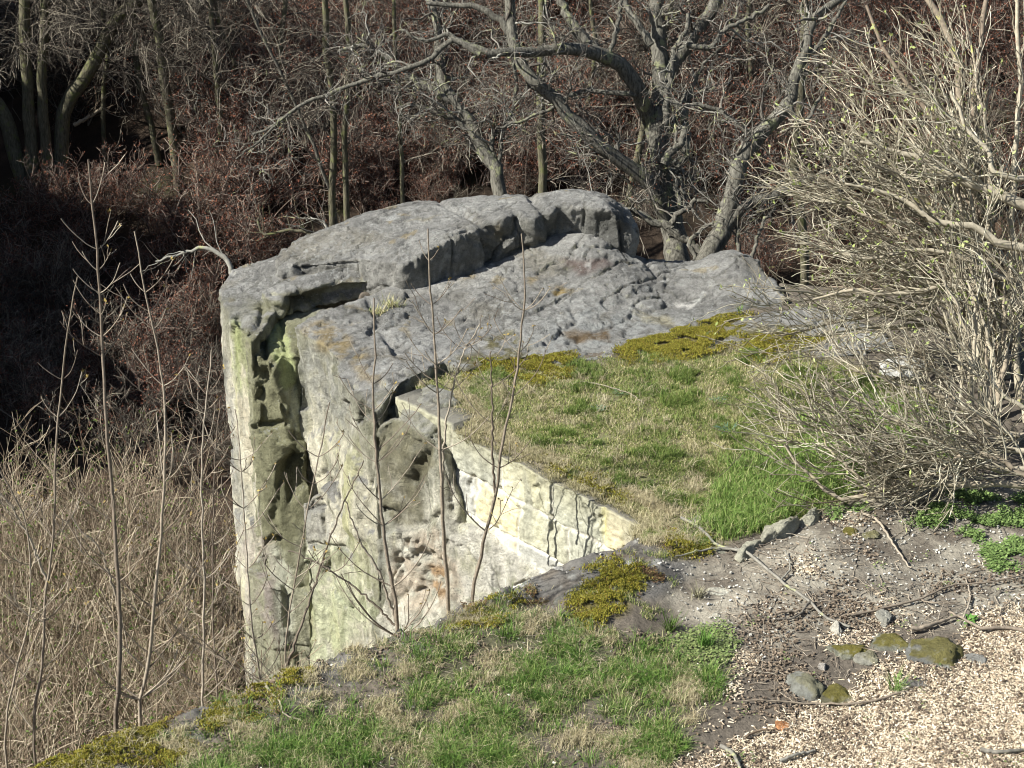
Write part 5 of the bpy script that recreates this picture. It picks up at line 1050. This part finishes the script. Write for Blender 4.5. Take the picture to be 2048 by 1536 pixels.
CH = [(0, (.10, .07, .05)), (.16, (.22, .165, .11)), (.36, (.46, .37, .26)), (.75, (.66, .57, .43)), (1, (.76, .69, .56))]
P = gscatter(46000, BOX, lambda q, x, y: polym(q, R_CHIP, 45)*(.55+.45*sstep(-.3, .2, tex(x, y, 3.5, 80))), rg)
chips('wood_chips', 'deep layer of pale wood chips filling the lower right corner', P, (.010, .058), (.004, .014), (.002, .006), rg, CH, 'wood chips', .95)
P = gscatter(3000, BOX, lambda q, x, y: polym(q, R_SPAR, 60)*.8*sstep(-.1, .5, tex(x, y, 1.6, 71))**2, rg)
chips('scattered_chips', 'thin scatter of pale chips over the brown soil', P, (.01, .045), (.005, .018), (.002, .006), rg, CH, 'wood chips')
P = gscatter(7000, BOX, lambda q, x, y: polym(q, R_SPAR, 60)*.45*sstep(-.1, .4, tex(x, y, 1.8, 73))+.5*polym(q, R_NEAR, 30)*sstep(0, .3, tex(x, y, 2., 72)), rg)
P = np.r_[P, gscatter(2400, BOX, lambda q, x, y: polym(q, R_CHIP, 30)*sstep(-.2, .3, tex(x, y, 2.5, 90)), rg)]; P[-2400:, 2] += .008
chips('bark_crumbs', 'dark bark crumbs and soil clods on the trodden ground', P, (.01, .035), (.008, .02), (.004, .012), rg, [(0, (.07, .052, .038)), (1, (.28, .22, .16))], 'bark litter')
P = gscatter(1700, BOX, lambda q, x, y: polym(q, R_SOIL, 30)*.8+.04*polym(q, R_LIPR, 20)+.1*polym(q, R_NEAR, 20), rg)
chips('gravel', 'small pale pebbles sprinkled on the soil', P, (.005, .030), (.005, .022), (.003, .010), rg, [(0, (.25, .24, .21)), (1, (.60, .58, .52))], 'gravel')
P = gscatter(1500, BOX, lambda q, x, y: polym(q, [(1420, 1130), (1560, 1090), (1900, 1150), (2150, 1150), (2150, 1280), (1800, 1300), (1760, 1420), (1560, 1420), (1480, 1300)], 40)+.2*polym(q, R_CHIP, 30)+.35*polym(q, R_NEAR, 20), rg)
n = len(P); a = rg.uniform(0, 6.28, n); L = rg.uniform(.04, .22, n); d = np.stack([np.cos(a), np.sin(a), rg.normal(size=n)*.08], 1); tb = Tubes()
K = np.stack([P+d*L[:, None]*k+np.array([0, 0, .012])+rg.normal(size=(n, 3))*.006 for k in (0, .33, .66, 1)], 1); tb.add(K, rg.uniform(.0015, .0045, n)[:, None]*np.linspace(1, .6, 4), 4, rng=rg)
tag(tb.build('twig_litter', SAPT), 'broken brown twigs strewn over the soil and chips', 'twigs', kind='stuff')

# small rosettes and tufts one can point to
def rosette(px, py, label, n, L, col, seed, name='rosette_plant', up=.35, w=.014):
    r = np.random.default_rng(seed); c = G(px, py); a = r.uniform(0, 6.28, n); P = np.tile(c, (n, 1))+np.c_[r.normal(size=(n, 2))*.02, np.zeros(n)]; l = r.uniform(*L, n)
    D = np.stack([np.cos(a), np.sin(a), np.full(n, up)*r.uniform(.5, 1.5, n)], 1); s = np.stack([-np.sin(a), np.cos(a), np.zeros(n)], 1)*w/2; m = P+D*l[:, None]*.55+[0, 0, .01]; t = P+D*l[:, None]
    V = np.stack([P-s*.5, P+s*.5, m+s, m-s, t], 1).reshape(-1, 3)-c; b = np.arange(n)[:, None]*5
    o = mk(name, V, quads=b+np.array([[0, 1, 2, 3]]), tris=b+np.array([[3, 2, 4]]), mat=leaf_mat(name, [(0, tuple(x*.7 for x in col)), (1, col)]), attrs={'tint': np.repeat(r.random(n), 5)}, smooth=False)
    o.location = tuple(c); tag(o, label, 'plant')
rosette(1437, 803, 'blue green rosette plant furthest right near the top of the turf', 26, (.05, .11), (.15, .22, .15), 1)
rosette(1452, 863, 'blue green rosette plant in the middle of the turf', 34, (.05, .12), (.13, .21, .16), 2)
rosette(1195, 820, 'pale rosette plant on the left part of the turf', 26, (.05, .11), (.20, .27, .17), 3)
rosette(1240, 788, 'small green rosette plant above the pale one on the turf', 20, (.04, .10), (.14, .21, .10), 4)
rosette(1940, 1243, 'broad leaved green weed among the wood chips by the dark branch', 16, (.05, .09), (.12, .26, .05), 5, w=.035)
rosette(1340, 1262, 'dark green grass tuft on the bare soil in front of the moss hump', 90, (.05, .11), (.10, .17, .03), 6, 'grass_tuft', 1.4, .005)
rosette(1410, 1295, 'dense bright grass tuft beside the little weeds', 90, (.05, .09), (.12, .24, .04), 7, 'grass_tuft', 1.6, .005)
rosette(1790, 1385, 'lone grass tuft growing from the wood chips', 50, (.05, .12), (.14, .24, .05), 8, 'grass_tuft', 1.4, .005)
rosette(1395, 1195, 'grey dry grass tuft above the cream rock patch', 70, (.04, .09), (.30, .28, .18), 9, 'grass_tuft', 1.2, .005)
rosette(1480, 628, 'tiny grass tuft in the crack at the right end of the slab', 30, (.05, .10), (.12, .20, .04), 10, 'grass_tuft', 1.2, .005)
for i, (px, py, z, lab) in enumerate([(785, 612, .12, 'straw grass tuft growing in the crevice on the slab'), (758, 628, .08, 'smaller straw grass tuft at the left end of the slab crevice')]):
    o = [x for x in ()]; r = np.random.default_rng(400+i); c = PZ(px, py, z); n = 120; a = r.uniform(0, 6.28, n); l = r.uniform(.04, .12, n); P = c+np.c_[r.normal(size=(n, 2))*[.05, .03], np.zeros(n)]
    D = np.stack([np.cos(a), np.sin(a), r.uniform(.6, 2, n)], 1); s = np.stack([-np.sin(a), np.cos(a), 0*a], 1)*.0025; t = P+D*l[:, None]*.7; m = (P+t)/2+[0, 0, .006]
    V = np.stack([P-s, P+s, m+s, m-s, t], 1).reshape(-1, 3)-c; b = np.arange(n)[:, None]*5
    o = mk('grass_tuft', V, quads=b+np.array([[0, 1, 2, 3]]), tris=b+np.array([[3, 2, 4]]), mat=MG, attrs={'tint': np.repeat(r.uniform(.5, 1, n), 5)}, smooth=False); o.location = tuple(c); tag(o, lab, 'plant')
